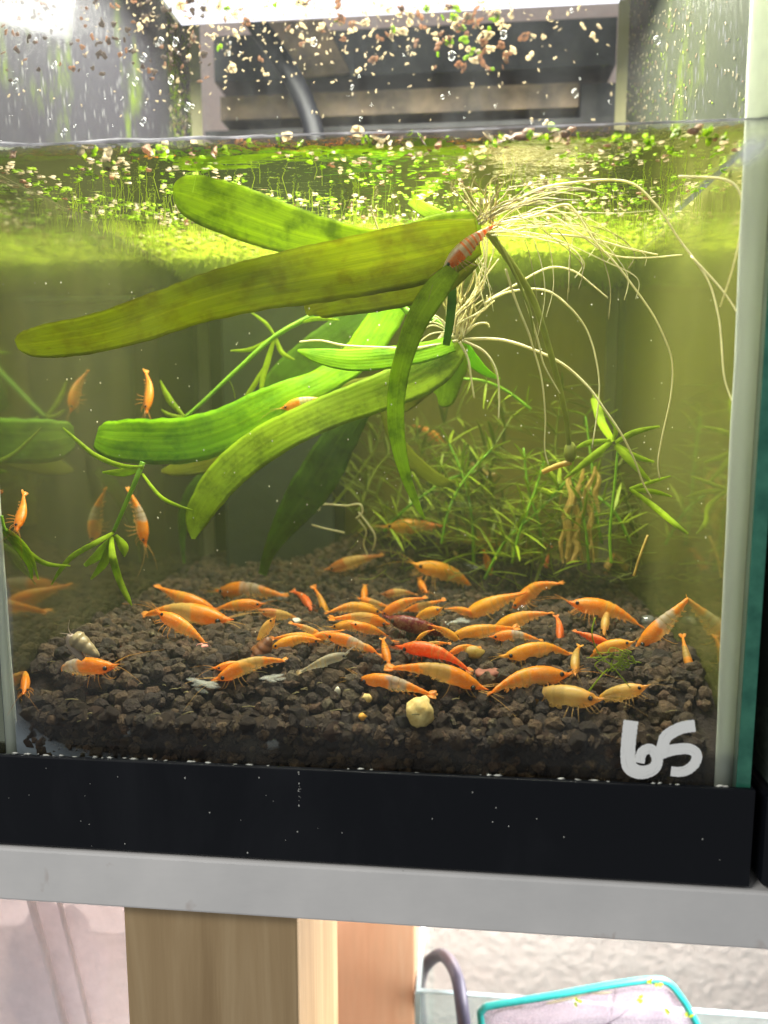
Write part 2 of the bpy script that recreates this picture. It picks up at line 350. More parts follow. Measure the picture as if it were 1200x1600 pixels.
# lower tank, right: rim corner at (650,1550)
lt = empty('glass_tank', (0.25, 0.3, -0.4), 'small empty glass tank on the lower shelf holding the teal rimmed net', 'tank')
c0 = P(650, 1551, 0.16); c1 = P(1330, 1612, 0.14); c2 = P(652, 1549, 0.2)
gm = clear_mat('tank_glass', (0.90, 0.97, 0.96, 1), 0.10, 0.05); ge = simple('pale_glass_edge', lin(150, 178, 182), lin(190, 210, 212), 60, 0.2, 0.2, 0.001)
zt = c0.z; xl = c0.x; xr = 0.5; yb = 0.42; yf = 0.16
MB().box((xl, yf, -0.5), (xr, yf + 0.003, zt)).build('pane', gm, lt, False)
MB().box((xl, yf + 0.0031, -0.5), (xl + 0.003, yb, zt)).build('pane', gm, lt, False)
MB().box((xl, yb, -0.5), (xr, yb + 0.003, zt)).build('pane', gm, lt, False)
for a, bb in (((xl, yf, zt + 0.0002), (xr, yf + 0.003, zt + 0.001)), ((xl, yf + 0.0031, zt + 0.0002), (xl + 0.003, yb, zt + 0.001)), ((xl, yb + 0.0001, zt + 0.0002), (xr, yb + 0.003, zt + 0.001))):
    MB().box(a, bb).build('rim_edge', ge, lt, False)
MB().box((xl - 0.0006, yf - 0.0006, -0.5), (xl + 0.0026, yf + 0.0008, zt)).build('corner_edge', ge, lt, False)
# net
nt = empty('aquarium_net', P(900, 1590, 0.13), 'fish net with teal plastic coated rim and lavender mesh', 'net')
NY = 0.13
npx = [(768, 1720), (752, 1600), (754, 1578), (775, 1570), (860, 1556), (960, 1538), (1020, 1531), (1044, 1536), (1062, 1556), (1084, 1592), (1140, 1700)]
rim = spline([P(x, y, NY + 0.03 * (x - 752) / 400) for x, y in npx], 8)
MB().tube(rim, 0.0021, 8).build('rim', simple('teal_plastic', lin(30, 140, 134), lin(52, 164, 158), 50, 0.35, 0.1), nt)
n = len(rim); half = n // 2; m = MB(); vs = []; fs = []; rows = 10
for i in range(half + 1):
    a, bq = V(rim[i]), V(rim[n - 1 - i])
    for j in range(rows + 1):
        t = j / rows; p = a.lerp(bq, t); s = math.sin(math.pi * t) * min(1, i / 5)
        vs.append(p + V((0, 0.010 * s + 0.003 * noise.noise(p * 60), -0.035 * s)))
for i in range(half):
    for j in range(rows): q = i * (rows + 1) + j; fs.append((q, q + 1, q + rows + 2, q + rows + 1))
m.add(vs, fs)
g = G('net_mesh'); ch = g.n('TexVoronoi', Vector=g.obj(), Scale=900.0).outputs['Distance']
netcol = g.ramp(g.noise(40, 3, 0.6, g.obj()).outputs['Fac'], [(0.3, lin(172, 164, 176)), (0.7, lin(196, 188, 198))])
netm = g.end(g.msh(g.ramp(ch, [(0.3, (.9, .9, .9, 1)), (0.6, (.5, .5, .5, 1))]), g.n('BsdfTransparent').outputs[0], g.msh(0.5, g.n('BsdfDiffuse', Color=netcol).outputs[0], g.n('BsdfTranslucent', Color=netcol).outputs[0])))
nb = m.build('mesh_bag', netm, nt)
sm = nb.modifiers.new('thick', 'SOLIDIFY'); sm.thickness = 0.0006
inner = [V(p) + V((0.0, 0.003, -0.006)) for p in rim]
MB().tube([p + V((0, 0.002 * noise.noise(p * 90), 0)) for p in inner[8:-14]], 0.0009, 6).build('hem', simple('net_hem', lin(170, 160, 130), lin(200, 190, 160), 90, 0.7, 0.3), nt)
for k, (x, y) in enumerate(((1020, 1534), (1002, 1562), (905, 1566), (1078, 1590), (1040, 1580), (1030, 1540))):
    for j in range(3):
        c = P(x + random.uniform(-6, 6), y + random.uniform(-5, 5), NY + 0.03 * (x - 752) / 400 - 0.004)
        a = random.uniform(0, 6.28); u = V((math.cos(a), 0.1, math.sin(a))) * 0.0016; vv = V((-math.sin(a), 0.3, math.cos(a))) * 0.0008
        mm = MB(); q = [c - u, c - u * .3 + vv, c + u * .7 + vv * .7, c + u, c + u * .3 - vv, c - u * .5 - vv * .8]
        mm.add(q + [p + V((0, 0.0003, 0)) for p in q], [(0,1,2,3,4,5), (11,10,9,8,7,6)] + [(i, (i+1) % 6 + 0, (i+1) % 6 + 6, i + 6) for i in range(6)])
        tag(mm.build('leaf_fragment', plain_leaf('yellow_green_scrap', lin(190, 210, 40), lin(214, 230, 70)) if (k, j) == (0, 0) else bpy.data.materials['yellow_green_scrap']),
            'tiny yellow green plant scrap stuck to the net', 'plant scrap', 'plant scraps on the net')
hp = spline([P(664, 1625, 0.30), P(656, 1560, 0.27), P(662, 1515, 0.235), P(688, 1492, 0.2), P(712, 1520, 0.165), P(724, 1590, 0.145), P(734, 1690, 0.14)], 10)
tag(MB().tube(hp, 0.0042, 12).build('hose', simple('grey_rubber_hose', lin(60, 60, 74), lin(84, 82, 102), 80, 0.4, 0.15)), 'dark grey hose arching over the corner of the lower glass tank', 'hose')
# neighbouring tank on the right
nbx = P(1189, 1300, 0.0).x
nk = empty('neighbouring_aquarium', (nbx + 0.1, 0.1, ZF_BOT), 'edge of the next aquarium along the right side of the shelf', 'aquarium')
bevel(MB().box((nbx, -0.004, ZF_BOT), (nbx + 0.2, 0.27, ZF_TOP - 0.002)).build('base_frame', M['frame'], nk, False), 0.003, 3)
MB().box((nbx + 0.004, 0.0, ZF_TOP - 0.0015), (nbx + 0.2, 0.004, 0.5)).build('front_pane', clear_mat('next_glass', (0.9, 0.96, 0.93, 1), 0.12, 0.05), nk, False)
MB().box((nbx + 0.004, 0.0042, ZF_TOP - 0.0015), (nbx + 0.009, 0.27, 0.5)).build('side_pane', clear_mat('next_glass_side', (0.75, 0.86, 0.78, 1), 0.2, 0.05), nk, False)
MB().box((nbx + 0.010, 0.006, ZF_TOP - 0.0015), (nbx + 0.2, 0.26, ZF_TOP + 0.02)).build('gravel_layer', simple('pink_brown_gravel', lin(96, 70, 62), lin(196, 160, 150), 160, 0.8, 0.8, 0.004), nk, False)
MB().box((nbx + 0.010, 0.007, ZF_TOP + 0.021), (nbx + 0.2, 0.26, 0.3)).build('murky_contents', simple('reddish_murk', lin(60, 44, 34), lin(110, 80, 60), 30, 0.8, 0.3), nk, False)
# ---------------------------------------------------------------- aquarium
D = 0.268
ZT = 0.195 + 0.305
tank = empty('aquarium', (W / 2, D / 2, ZF_BOT), 'glass aquarium with black base frame and white painted 65 on its front pane', 'aquarium')
zb = ZF_TOP - 0.02
MB().box((0, 0, zb), (W - 0.0052, 0.004, ZT)).build('front_pane', M['front'], tank, False)
MB().box((0, 0.0041, zb), (0.005, D, ZT)).build('side_pane', M['left'], tank, False)
MB().box((W - 0.005, 0.0041, zb), (W, D, ZT)).build('side_pane', M['right'], tank, False)
MB().box((W - 0.005, 0.0, zb), (W, 0.0040, ZT)).build('pane_edge', M['edge'], tank, False)
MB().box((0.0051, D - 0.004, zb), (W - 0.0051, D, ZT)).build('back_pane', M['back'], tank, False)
fr = MB()
for a, bb in (((-0.03, -0.0025, ZF_BOT), (W + 0.0012, -0.0002, ZF_TOP)), ((W + 0.0002, 0.0, ZF_BOT), (W + 0.0012, D + 0.002, ZF_TOP)), ((-0.03, 0.0, ZF_BOT), (W, D + 0.002, zb - 0.001))): fr.box(a, bb)
f0 = fr.build('base_frame', M['frame'], tank, False); bevel(f0, 0.0008, 2)
def ss_(t): t = max(0, min(1, t)); return t * t * (3 - 2 * t)
# silicone seams: a vertical bead in each corner
def bead(px_in_top, px_in_bot, xo, name='silicone_seam'):
    y0 = 0.0043; m = MB(); vs = []; fs = []; n = 24
    for i in range(n + 1):
        z = zb + (ZT - zb) * i / n; py = 640 - (z - 0.195) / S(y0) ; t = (py - 0) / 1230
        xi = P(px_in_top + (px_in_bot - px_in_top) * t + 2.5 * noise.noise(V((0, 0, z * 60))), py, y0).x
        vs += [(xi, y0, z), (xi, y0 + 0.0012, z), (xo, y0 + 0.0075, z), (xo, y0, z)]
    for i in range(n):
        for k in range(4): a = i * 4; k2 = (k + 1) % 4; fs.append((a + k, a + 4 + k, a + 4 + k2, a + k2))
    fs += [(0, 1, 2, 3), (n*4+3, n*4+2, n*4+1, n*4)]
    m.add(vs, fs); return m.build(name, M['silicone'], tank)
bead(1174, 1117, W - 0.0052); bead(-60, 30, 0.0052)
for xx, sg in ((0.0052, 1), (W - 0.0052, -1)):
    q = (D - 0.0045); m = MB()
    z0 = zb + 0.002
    m.add([(xx, q, z0), (xx + sg * .006, q, z0), (xx, q - .006, z0), (xx, q, ZT), (xx + sg * .006, q, ZT), (xx, q - .006, ZT)], [(0,1,2),(5,4,3),(0,3,4,1),(1,4,5,2),(2,5,3,0)])
    m.build('silicone_seam', M['cornersil'], tank, False)
# smeared fillet in the lower left corner, thinning away from the seam
out = spline([(-10, 870), (12, 905), (20, 960), (22, 1050), (33, 1106), (56, 1140), (95, 1161), (150, 1174), (250, 1184), (380, 1196)], 6)
vs = []; fs = []; al_ = []; nn = len(out); nk = 7
for i, (x, y) in enumerate(out):
    u = i / (nn - 1); bx, by = (-40, y) if u < .35 else (-40 + (x + 40) * ss_((u - .35) / .4), 1225)
    for k in range(nk):
        f = k / (nk - 1); vs.append(P(x + (bx - x) * f, y + (by - y) * f, 0.00425 + .0001)); al_.append(min(1, 1.25 * ss_(f * 1.5 + .22)) * (1 - .8 * ss_((u - .6) / .4)))
for i in range(nn - 1):
    for k in range(nk - 1): q = i * nk + k; fs.append((q, q + 1, q + nk + 1, q + nk))
g = G('thin_silicone'); fa = g.n('Attribute', {'attribute_name': 'thick'}).outputs['Fac']
fa = g.math('MULTIPLY', fa, g.ramp(g.noise(45, 4, .6, g.obj()).outputs['Fac'], [(.3, (.6,.6,.6,1)), (.7, g2)]))
me = MB().add(vs, fs).mesh('silicone_smear', g.end(g.msh(fa, g.n('BsdfTransparent').outputs[0], principled(g, Base_Color=lin(176, 184, 194), Roughness=.45))))
at = me.attributes.new('thick', 'FLOAT', 'POINT'); at.data.foreach_set('value', al_); put('silicone_smear', me, tank)
# lamp glint along the front waterline, painted as a pale strip
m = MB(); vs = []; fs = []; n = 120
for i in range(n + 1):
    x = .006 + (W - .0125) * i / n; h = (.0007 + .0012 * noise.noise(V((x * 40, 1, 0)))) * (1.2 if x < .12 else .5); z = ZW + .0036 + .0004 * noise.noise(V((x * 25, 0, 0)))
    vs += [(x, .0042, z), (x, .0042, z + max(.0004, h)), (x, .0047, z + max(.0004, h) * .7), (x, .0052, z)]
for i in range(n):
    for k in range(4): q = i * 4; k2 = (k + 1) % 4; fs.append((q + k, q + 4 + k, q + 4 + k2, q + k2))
g = G('painted_glint'); lc = g.ramp(g.noise(90, 4, .6, g.obj()).outputs['Fac'], [(.3, lin(110, 108, 112)), (.7, lin(190, 188, 196))])
m.add(vs, fs).build('waterline_glint', g.end(g.msh(.5, g.n('BsdfDiffuse', Color=lc).outputs[0], g.n('BsdfTranslucent', Color=lc).outputs[0])), tank)
# glass glare by the upper right corner, painted as a white fading patch
m = MB(); al_ = []; vs = []; fs = []; nr, na = 6, 28
for r_ in range(nr + 1):
    for k in range(na):
        t = 2 * math.pi * k / na; rr = r_ / nr * (1 + .22 * noise.noise(V((math.cos(t) * 1.4, math.sin(t) * 1.4, 2))))
        vs.append(P(1172 + 48 * rr * math.cos(t), 238 - 30 * rr * math.sin(t) - 22 * rr * math.cos(t), -0.0003 - .0002 * (1 - r_ / nr))); al_.append(1 - ss_(r_ / nr))
for r_ in range(nr):
    for k in range(na): k2 = (k + 1) % na; fs.append((r_*na+k, r_*na+k2, (r_+1)*na+k2, (r_+1)*na+k))
g = G('glare_patch'); fa = g.n('Attribute', {'attribute_name': 'thick'}).outputs['Fac']  # thick holds the fade of the painted glare here
fa = g.math('MULTIPLY', fa, g.ramp(g.noise(140, 4, .6, g.obj((1, 1, 1))).outputs['Fac'], [(.25, (.25,.25,.25,1)), (.7, (.95,.95,.95,1))]))
me = m.add(vs, fs).mesh('glare_patch', g.end(g.msh(fa, g.n('BsdfTransparent').outputs[0], g.n('BsdfDiffuse', Color=(.85, .88, .92, 1)).outputs[0])))
at = me.attributes.new('thick', 'FLOAT', 'POINT'); at.data.foreach_set('value', al_); put('glare_patch', me, tank)
# digits 6 and 5 painted on the pane
def stroke(pts, wid, parent, name):
    pts = spline(pts, 10); m = MB(); vs = []; fs = []; uvs = []; n = len(pts)
    for i, p in enumerate(pts):
        a, bq = pts[max(i - 1, 0)], pts[min(i + 1, n - 1)]; dx, dy = bq[0] - a[0], bq[1] - a[1]; l = math.hypot(dx, dy) or 1
        wv = (wid(i / (n - 1)) if callable(wid) else wid) * 0.5
        nx, ny = -dy / l * wv, dx / l * wv
        for sgn in (-1, -.5, 0, .5, 1):
            jx = 1.2 * noise.noise(V((i * .7, sgn * 3, 5)))
            vs.append(P(p[0] + nx * sgn + jx, p[1] + ny * sgn + jx * .6, -0.0002 - i * 4e-6 - (.00016 if p[0] > 1028 and pts[0][0] > 1030 else 0))); uvs.append((i * .05, sgn))
    for i in range(n - 1):
        for k in range(4): q = i * 5 + k; fs.append((q, q + 1, q + 6, q + 5))
    m.add(vs, fs); m.uv = uvs; return m, parent, name
def merge(strokes, name, label):
    mm = MB(); mm.uv = []
    for s in strokes: mm.add(s[0].v, s[0].f); mm.uv += s[0].uv
    o = mm.build(name, M['paint'], tank); o['label'] = label
    return o
merge([stroke([(986, 1126), (983, 1150), (981, 1180), (984, 1198), (996, 1206), (1010, 1206), (1022, 1200), (1027, 1188), (1022, 1175), (1014, 1170), (1003, 1176), (999, 1192)], lambda t: 23 - 7 * min(1, max(0, t * 2.2 - .6)) , tank, 's')], 'painted_digit', 'white hand painted digit 6')
merge([stroke([(1086, 1134), (1066, 1137), (1047, 1146), (1038, 1156), (1034, 1178)], 19, tank, 's'), stroke([(1032, 1178), (1050, 1172), (1075, 1170), (1088, 1178), (1086, 1192), (1074, 1203), (1062, 1206), (1048, 1205)], lambda t: 18 - 3 * t, tank, 's')], 'painted_digit', 'white hand painted digit 5')
# white mineral crust along the top of the frame
m = MB()
for i in range(130):
    x = random.uniform(0, 1150); yy = 1180 + x * 0.0465 + random.uniform(-5, 2); c = P(x, yy, -0.0006); s = random.uniform(.2, .9) * 0.0011
    q = [c + V((math.cos(a) * s * random.uniform(1, 2.6), random.uniform(-.0003, 0.0), math.sin(a) * s * .6)) for a in (0, 1, 2, 3, 4, 5)]
    m.add(q + [c - V((0, 0.0006, 0))], [(k, (k + 1) % 6, 6) for k in range(6)] + [(5,4,3,2,1,0)])
for i in range(46):
    x = random.uniform(0, 1160); yy = random.uniform(1195, 1340) + x * .05
    if random.random() < .35: x = 468 + random.uniform(-2, 2); yy = random.uniform(1205, 1260)
    c = P(x, yy, -0.0026); s = random.uniform(.15, .5) * 0.0008
    q = [c + V((math.cos(a) * s, 0, math.sin(a) * s * random.uniform(.7, 1.6))) for a in (0, 1, 2, 3, 4, 5)]
    m.add(q + [c - V((0, 0.0002, 0))], [(k, (k + 1) % 6, 6) for k in range(6)] + [(5,4,3,2,1,0)])
o = m.build('mineral_crust', simple('mineral_crust', lin(170, 170, 160), lin(226, 226, 218), 200, 0.8, 0.3), tank); o['kind'] = 'stuff'
# lamp housing, hood box and hose above the water
lamp = empty('aquarium_light', (W / 2, 0.1, LAMP_Z), 'white flat aquarium light panel hanging over the open top', 'light')
MB().box((0.02, 0.01, LAMP_Z + 0.003), (0.28, 0.195, LAMP_Z + 0.02)).build('housing', simple('lamp_white', lin(210, 210, 220), lin(226, 226, 232), 30, 0.4, 0), lamp, False)
g = G('lamp_glow'); em = g.n('Emission', Color=(0.93, 0.90, 1.0, 1), Strength=1.6).outputs[0]
MB().box((0.024, 0.013, LAMP_Z), (0.276, 0.192, LAMP_Z + 0.0028)).build('diffuser', g.end(em), lamp, False)
hb = empty('dark_box', (0.16, 0.33, 0.4), 'dark box with a brown lower band standing behind the tank above the water', 'box')
BY = 0.30
def pxbox(mb, x0, y0, x1, y1, ya, yb_):
    a, c = P(x0, y1, ya), P(x1, y0, ya); return mb.box((a.x, ya, a.z), (c.x, yb_, c.z))
pxbox(MB(), 335, 26, 965, 128, BY, BY + 0.06).build('housing', M['hood'], hb, False)
pxbox(MB(), 345, 128.5, 905, 188, BY - 0.004, BY + 0.05).build('lower_band', M['hoodbrown'], hb, False)
pxbox(MB(), 320, 189, 990, 205, BY - 0.006, BY + 0.05).build('foot', M['hood'], hb, False)
pxbox(MB(), 906, 128.5, 975, 188, BY - 0.002, BY + 0.05).build('end_block', M['hood'], hb, False)
m = MB(); q = [P(x, y, BY - 0.003) for x, y in ((398, 36), (505, 30), (548, 114), (452, 122))]
m.add(q + [p + V((0, .0028, 0)) for p in q], [(0,1,2,3), (7,6,5,4), (0,4,5,1), (1,5,6,2), (2,6,7,3), (3,7,4,0)]); m.build('brown_panel', M['hoodbrown'], hb, False)
ah = spline([P(366, -40, .235), P(392, 22, .235), P(424, 70, .236), P(456, 120, .237), P(478, 165, .238), P(492, 215, .238), P(500, 300, .238)], 10)
tag(MB().tube(ah, 0.0066, 14).build('air_hose', simple('grey_hose', lin(15, 15, 19), lin(28, 28, 34), 60, 0.45, 0.1, spec=0.2)), 'greyish clear air hose curving down into the water at the left', 'hose')
# ---------------------------------------------------------------- water
e = 0.0004
wt = MB().box((0.005 + e, 0.004 + e, zb + e), (W - 0.005 - e, D - 0.004 - e, ZW - 0.0006)).build('water', M['water'], None, False); tag(wt, kind='structure')
vs = []; fs = []; nx, ny = 60, 50
for j in range(ny + 1):
    for i in range(nx + 1):
        x = 0.0052 + (W - 0.0104) * i / nx; y = 0.0042 + (D - 0.0084) * j / ny
        z = ZW + 0.0032 * math.exp(-(y - 0.0042) / 0.0022) + 0.0025 * math.exp(-(W - 0.0052 - x) / .004)
        vs.append((x, y, z))
for j in range(ny):
    for i in range(nx): q = j * (nx + 1) + i; fs.append((q, q + 1, q + nx + 2, q + nx + 1))
tag(MB().add(vs, fs).build('water_surface', M['surface']), kind='structure')
# ---------------------------------------------------------------- soil
ZF0 = P(600, 1074, 0.0045).z
XC = lambda px, y: P(px, 700, y).x
hills = [(XC(590, .22), .235, .022, .065, .06), (XC(930, .10), .105, .010, .022, .022), (XC(760, .2), .2, .008, .05, .05), (XC(80, .02), .02, .002, .04, .03)]
def floor_z(x, y):
    z = ZF0
    for hx, hy, a, sx, sy in hills: z += a * math.exp(-((x - hx) / sx) ** 2 - ((y - hy) / sy) ** 2)
    z -= .0195 * (1 - ss_((y - .004) / .034)) 
    return z + 0.0016 * noise.noise(V((x * 45, y * 45, 0)))
def hit(px, py):
    d = raydir(px, py); y = 0.006
    while y < D - 0.006:
        p = EYE + d * ((y - EYE.y) / d.y)
        if p.z <= floor_z(p.x, y): return y
        y += 0.0007
    return D - 0.008
vs = []; fs = []; nx, ny = 90, 80
for j in range(ny + 1):
    for i in range(nx + 1):
        x = 0.006 + (W - 0.012) * i / nx; y = 0.0055 + (D - 0.011) * j / ny
        vs.append((x, y, floor_z(x, y) - 0.0034))
for j in range(ny):
    for i in range(nx): q = j * (nx + 1) + i; fs.append((q, q + 1, q + nx + 2, q + nx + 1))
k = len(vs)
for i in range(nx + 1): vs.append((0.006 + (W - 0.012) * i / nx, 0.0075, zb + 0.001))
for i in range(nx): fs.append((i, k + i, k + i + 1, i + 1))
soil = MB().add(vs, fs).build('soil', M['soil']); tag(soil, kind='structure')
def granule(sub, seed):
    bm = bmesh.new(); bmesh.ops.create_icosphere(bm, subdivisions=sub, radius=1)
    o = V((seed * 7.1, seed * 3.3, 0))
    for v in bm.verts:
        d = v.co.normalized(); v.co = d * (1 + 0.36 * noise.noise(d * 1.3 + o) + 0.34 * noise.noise(d * 2.9 + o) + (0.22 * noise.noise(d * 6.5 + o) if sub > 1 else 0))
    return bm
protos = []
for s in range(6):
    bm = granule(2, s); me = bpy.data.meshes.new('soil_granule'); bm.to_mesh(me); bm.free(); me.materials.append(M['soil'])
    me.polygons.foreach_set('use_smooth', [False] * len(me.polygons)); protos.append(me)
def rm(): return Matrix.Rotation(random.uniform(0, 6.28), 4, 'X') @ Matrix.Rotation(random.uniform(0, 6.28), 4, 'Z')
gran = []
for i in range(1500):                               # granules pressed against the front pane
    z = random.uniform(ZF_TOP - 0.004, ZF0 - 0.016); x = random.uniform(0.0145, W - 0.0165)
    s = random.uniform(.0016, .0034) if random.random() < .65 else random.uniform(.003, .0048)
    gran.append((x, 0.0042 + s * .72 + random.uniform(0, .004), min(z, floor_z(x, .006) - s * .2), s))
gy = 0.008
while gy < D - 0.008:
    s0 = 0.0032 if gy < .07 else 0.0027
    gx = 0.009
    while gx < W - 0.008:
        s = s0 * random.uniform(.6, 1.45); x = gx + random.uniform(-.002, .002); y = gy + random.uniform(-.002, .002)
        if y < .022 and not .0150 < x < W - .0175: gx += .0038; continue
        gran.append((x, y, floor_z(x, y) - s * random.uniform(-.25, .9), s)); gx += 0.0042 if gy < .07 else .0038
    gy += 0.0040 if gy < .07 else .0036
gran.sort(key=lambda q: -q[3] / (q[1] + DIST) * (1.6 if q[1] < .012 and q[2] > ZF_TOP else 1))
for (x, y, z, s) in gran[:300]:
    put('soil_granule', random.choice(protos), soil, Matrix.Translation((x, y, z)) @ rm() @ Matrix.Diagonal((s, s * random.uniform(.75, 1), s * random.uniform(.7, 1), 1)))
small = []
for s in range(6):
    bm = granule(1, s + 20); small.append(([v.co.copy() for v in bm.verts], [tuple(v.index for v in f.verts) for f in bm.faces])); bm.free()
big2 = []
for s in range(6):
    bm = granule(2, s + 40); big2.append(([v.co.copy() for v in bm.verts], [tuple(v.index for v in f.verts) for f in bm.faces])); bm.free()
m = MB(); tone = []
for (x, y, z, s) in gran[300:]:
    vv, ff = random.choice(big2 if y < .09 else small); mt = Matrix.Translation((x, y, z)) @ rm() @ Matrix.Diagonal((s, s * random.uniform(.7, 1), s * random.uniform(.65, 1), 1))
    m.add([mt @ v for v in vv], ff); tone += [random.random()] * len(vv)
me = m.mesh('loose_soil', M['soil'], False); at = me.attributes.new('tone', 'FLOAT', 'POINT'); at.data.foreach_set('value', tone)
tag(put('loose_soil', me), 'dark brown soil granules covering the tank bottom', kind='stuff')
# filter box at the back left
fa, fb = P(342, 470, 0.215), P(520, 470, 0.215)
fl = empty('filter', ((fa.x + fb.x) / 2, 0.235, floor_z(0.1, .23)), 'black internal filter box against the back pane behind the leaves', 'filter')
bevel(MB().box((fa.x, 0.215, ZF0 - 0.004), (fb.x, 0.262, fa.z)).build('body', M['filter'], fl, False), 0.002)
bevel(MB().box((fa.x - .002, 0.213, fa.z + 0.0003), (fb.x + .002, 0.2625, fa.z + 0.004)).build('lid', simple('teal_lid', lin(16, 46, 36), lin(24, 60, 46), 60, 0.4, 0.1), fl, False), 0.001)
# ---------------------------------------------------------------- shrimps
OR, YE, PA, RE, WH = lin(252, 154, 14), lin(248, 178, 28), lin(236, 198, 104), lin(246, 116, 30), lin(232, 220, 200)
DR, CL, BR = lin(122, 24, 24), lin(190, 186, 160), lin(206, 120, 36)
#            head, mid, tail, mid band (s0,s1), band alpha, body alpha
KIND = {'O': (OR, YE, OR, (.5, .62), .8, .86), 'Y': (YE, YE, OR, (.5, .7), .75, .85), 'P': (PA, PA, YE, (.4, .7), .62, .78),
        'B': (OR, WH, OR, (.46, .68), .42, .86), 'R': (RE, RE, RE, (.5, .6), 1, 1), 'D': (DR, DR, DR, (.5, .6), 1, 1),
        'C': (CL, CL, CL, (.4, .7), .5, .5), 'N': (OR, PA, OR, (.40, .66), .5, .84), 'T': (BR, PA, BR, (.4, .7), .6, .75),
        'S': (RE, WH, RE, (0, 0), 1, 1)}
PROF = [(0, .003, .003), (.03, .010, .008), (.06, .022, .017), (.10, .040, .032), (.14, .062, .050), (.19, .084, .064), (.25, .102, .076), (.32, .111, .082), (.38, .112, .083), (.42, .107, .080), (.50, .102, .073),
        (.60, .084, .060), (.68, .066, .048), (.76, .049, .037), (.84, .036, .029), (.90, .029, .025), (.94, .018, .020), (.955, .004, .006)]
def prof(s):
    for a, b in zip(PROF, PROF[1:]):
        if s <= b[0]:
            t = (s - a[0]) / (b[0] - a[0]); return a[1] + (b[1] - a[1]) * t, a[2] + (b[2] - a[2]) * t
    return PROF[-1][1:]
CURL = .03
def spine(s, hump, side):
    z = hump * 1.0 * (math.sin(math.pi * min(1, max(0, (s - .05) / .95)) ** 1.15)) - (CURL + hump * .5) * max(0, (s - .58) / .42) ** 1.6
    if s < .2: z += 0.030 * (1 - s / .2)
    return V((s, side * math.sin(math.pi * s), z))
def mixc(a, b, t): return tuple(x + (y - x) * t for x, y in zip(a, b))
def ss(a, b, x): t = max(0, min(1, (x - a) / (b - a))); return t * t * (3 - 2 * t)
def shrimp_body(kind, hump, side, seed):
    hc, mc, tc, (b0, b1), ba, al = KIND[kind]; m = MB(); vs = []; fs = []; cols = []; n = 14; rings = 58
    smax = .955
    for i in range(rings + 1):
        s = smax * i / rings; c = spine(s, hump, side); t = (spine(s + .01, hump, side) - spine(s - .01, hump, side)).normalized()
        sd = V((0, 1, 0)); sd = (sd - t * t.dot(sd)).normalized(); up = t.cross(sd) * -1
        if up.z < 0: up = -up
        rz, ry = prof(s)
        if s > .43 and s < .92:                        # overlapping tail segments
            ph = ((s - .43) / .082) % 1; k = 1 + .085 * (1 - ph) ** 0.7 - .03; rz *= k; ry *= k
        elif .395 < s <= .43: rz *= 1.03; ry *= 1.04
        for k in range(n):
            a = 2 * math.pi * k / n; ca, sa = math.cos(a), math.sin(a)
            vz = rz * (sa if sa > 0 else sa * 1.0)
            if sa < -.3 and .43 < s < .8: vz *= 1.16 + .14 * math.sin(math.pi * (((s - .43) / .082) % 1))
            if s < .1 and sa > 0: vz *= .7
            if .2 < s < .42 and sa < -.4: vz *= 1 + .05 * math.sin(s * 60)
            p = c + up * vz + sd * (ry * ca * (1 if sa > -.2 else .82))
            vs.append(p)
            j = .07 * noise.noise(V((s * 14, a, seed))) ; e = s + j
            col = mixc(hc, tc, ss(.5, .75, e)); alpha = al
            if b1 > b0:
                f = ss(b0 - .03, b0 + .02, e) * (1 - ss(b1 - .02, b1 + .03, e)); col = mixc(col, mc, f); alpha = al + (ba - al) * f
            if kind in 'ONYBT' and sa < .1:             # paler, clearer belly
                f = ss(.25, -.7, sa) * ss(.14, .4, s) * .8; col = mixc(col, PA, f); alpha *= 1 - .45 * f
            if kind == 'S':
                f = 1 if (.15 < s < .38 and sa < .45) or (s > .45 and ((s - .45) / .085) % 1 < .42) or s > .88 else 0; col = mixc(WH, RE, f)
            if .43 < s < .92 and kind != 'D':        # paler rear rim of each tail segment
                f = ss(.72, .95, ((s - .43) / .082) % 1) * .55; col = mixc(col, PA, f); alpha *= 1 - .25 * f
            if kind == 'P': col = mixc(col, OR, .55 * ss(.32, .1, s) + .3 * ss(.7, .9, s))
            if s < .1: col = mixc(col, RE if kind in 'OBNR' else col, .35)
            cols.append(col[:3] + (alpha,))
    for i in range(rings):
        for k in range(n): k2 = (k + 1) % n; fs.append((i*n+k, i*n+k2, (i+1)*n+k2, (i+1)*n+k))
    fs += [tuple(range(n))[::-1], tuple(rings*n+k for k in range(n))]
    m.add(vs, fs); me = m.mesh('body', M['shell']); at = me.color_attributes.new('pig', 'FLOAT_COLOR', 'POINT')
    at.data.foreach_set('color', [c for q in cols for c in q]); return me
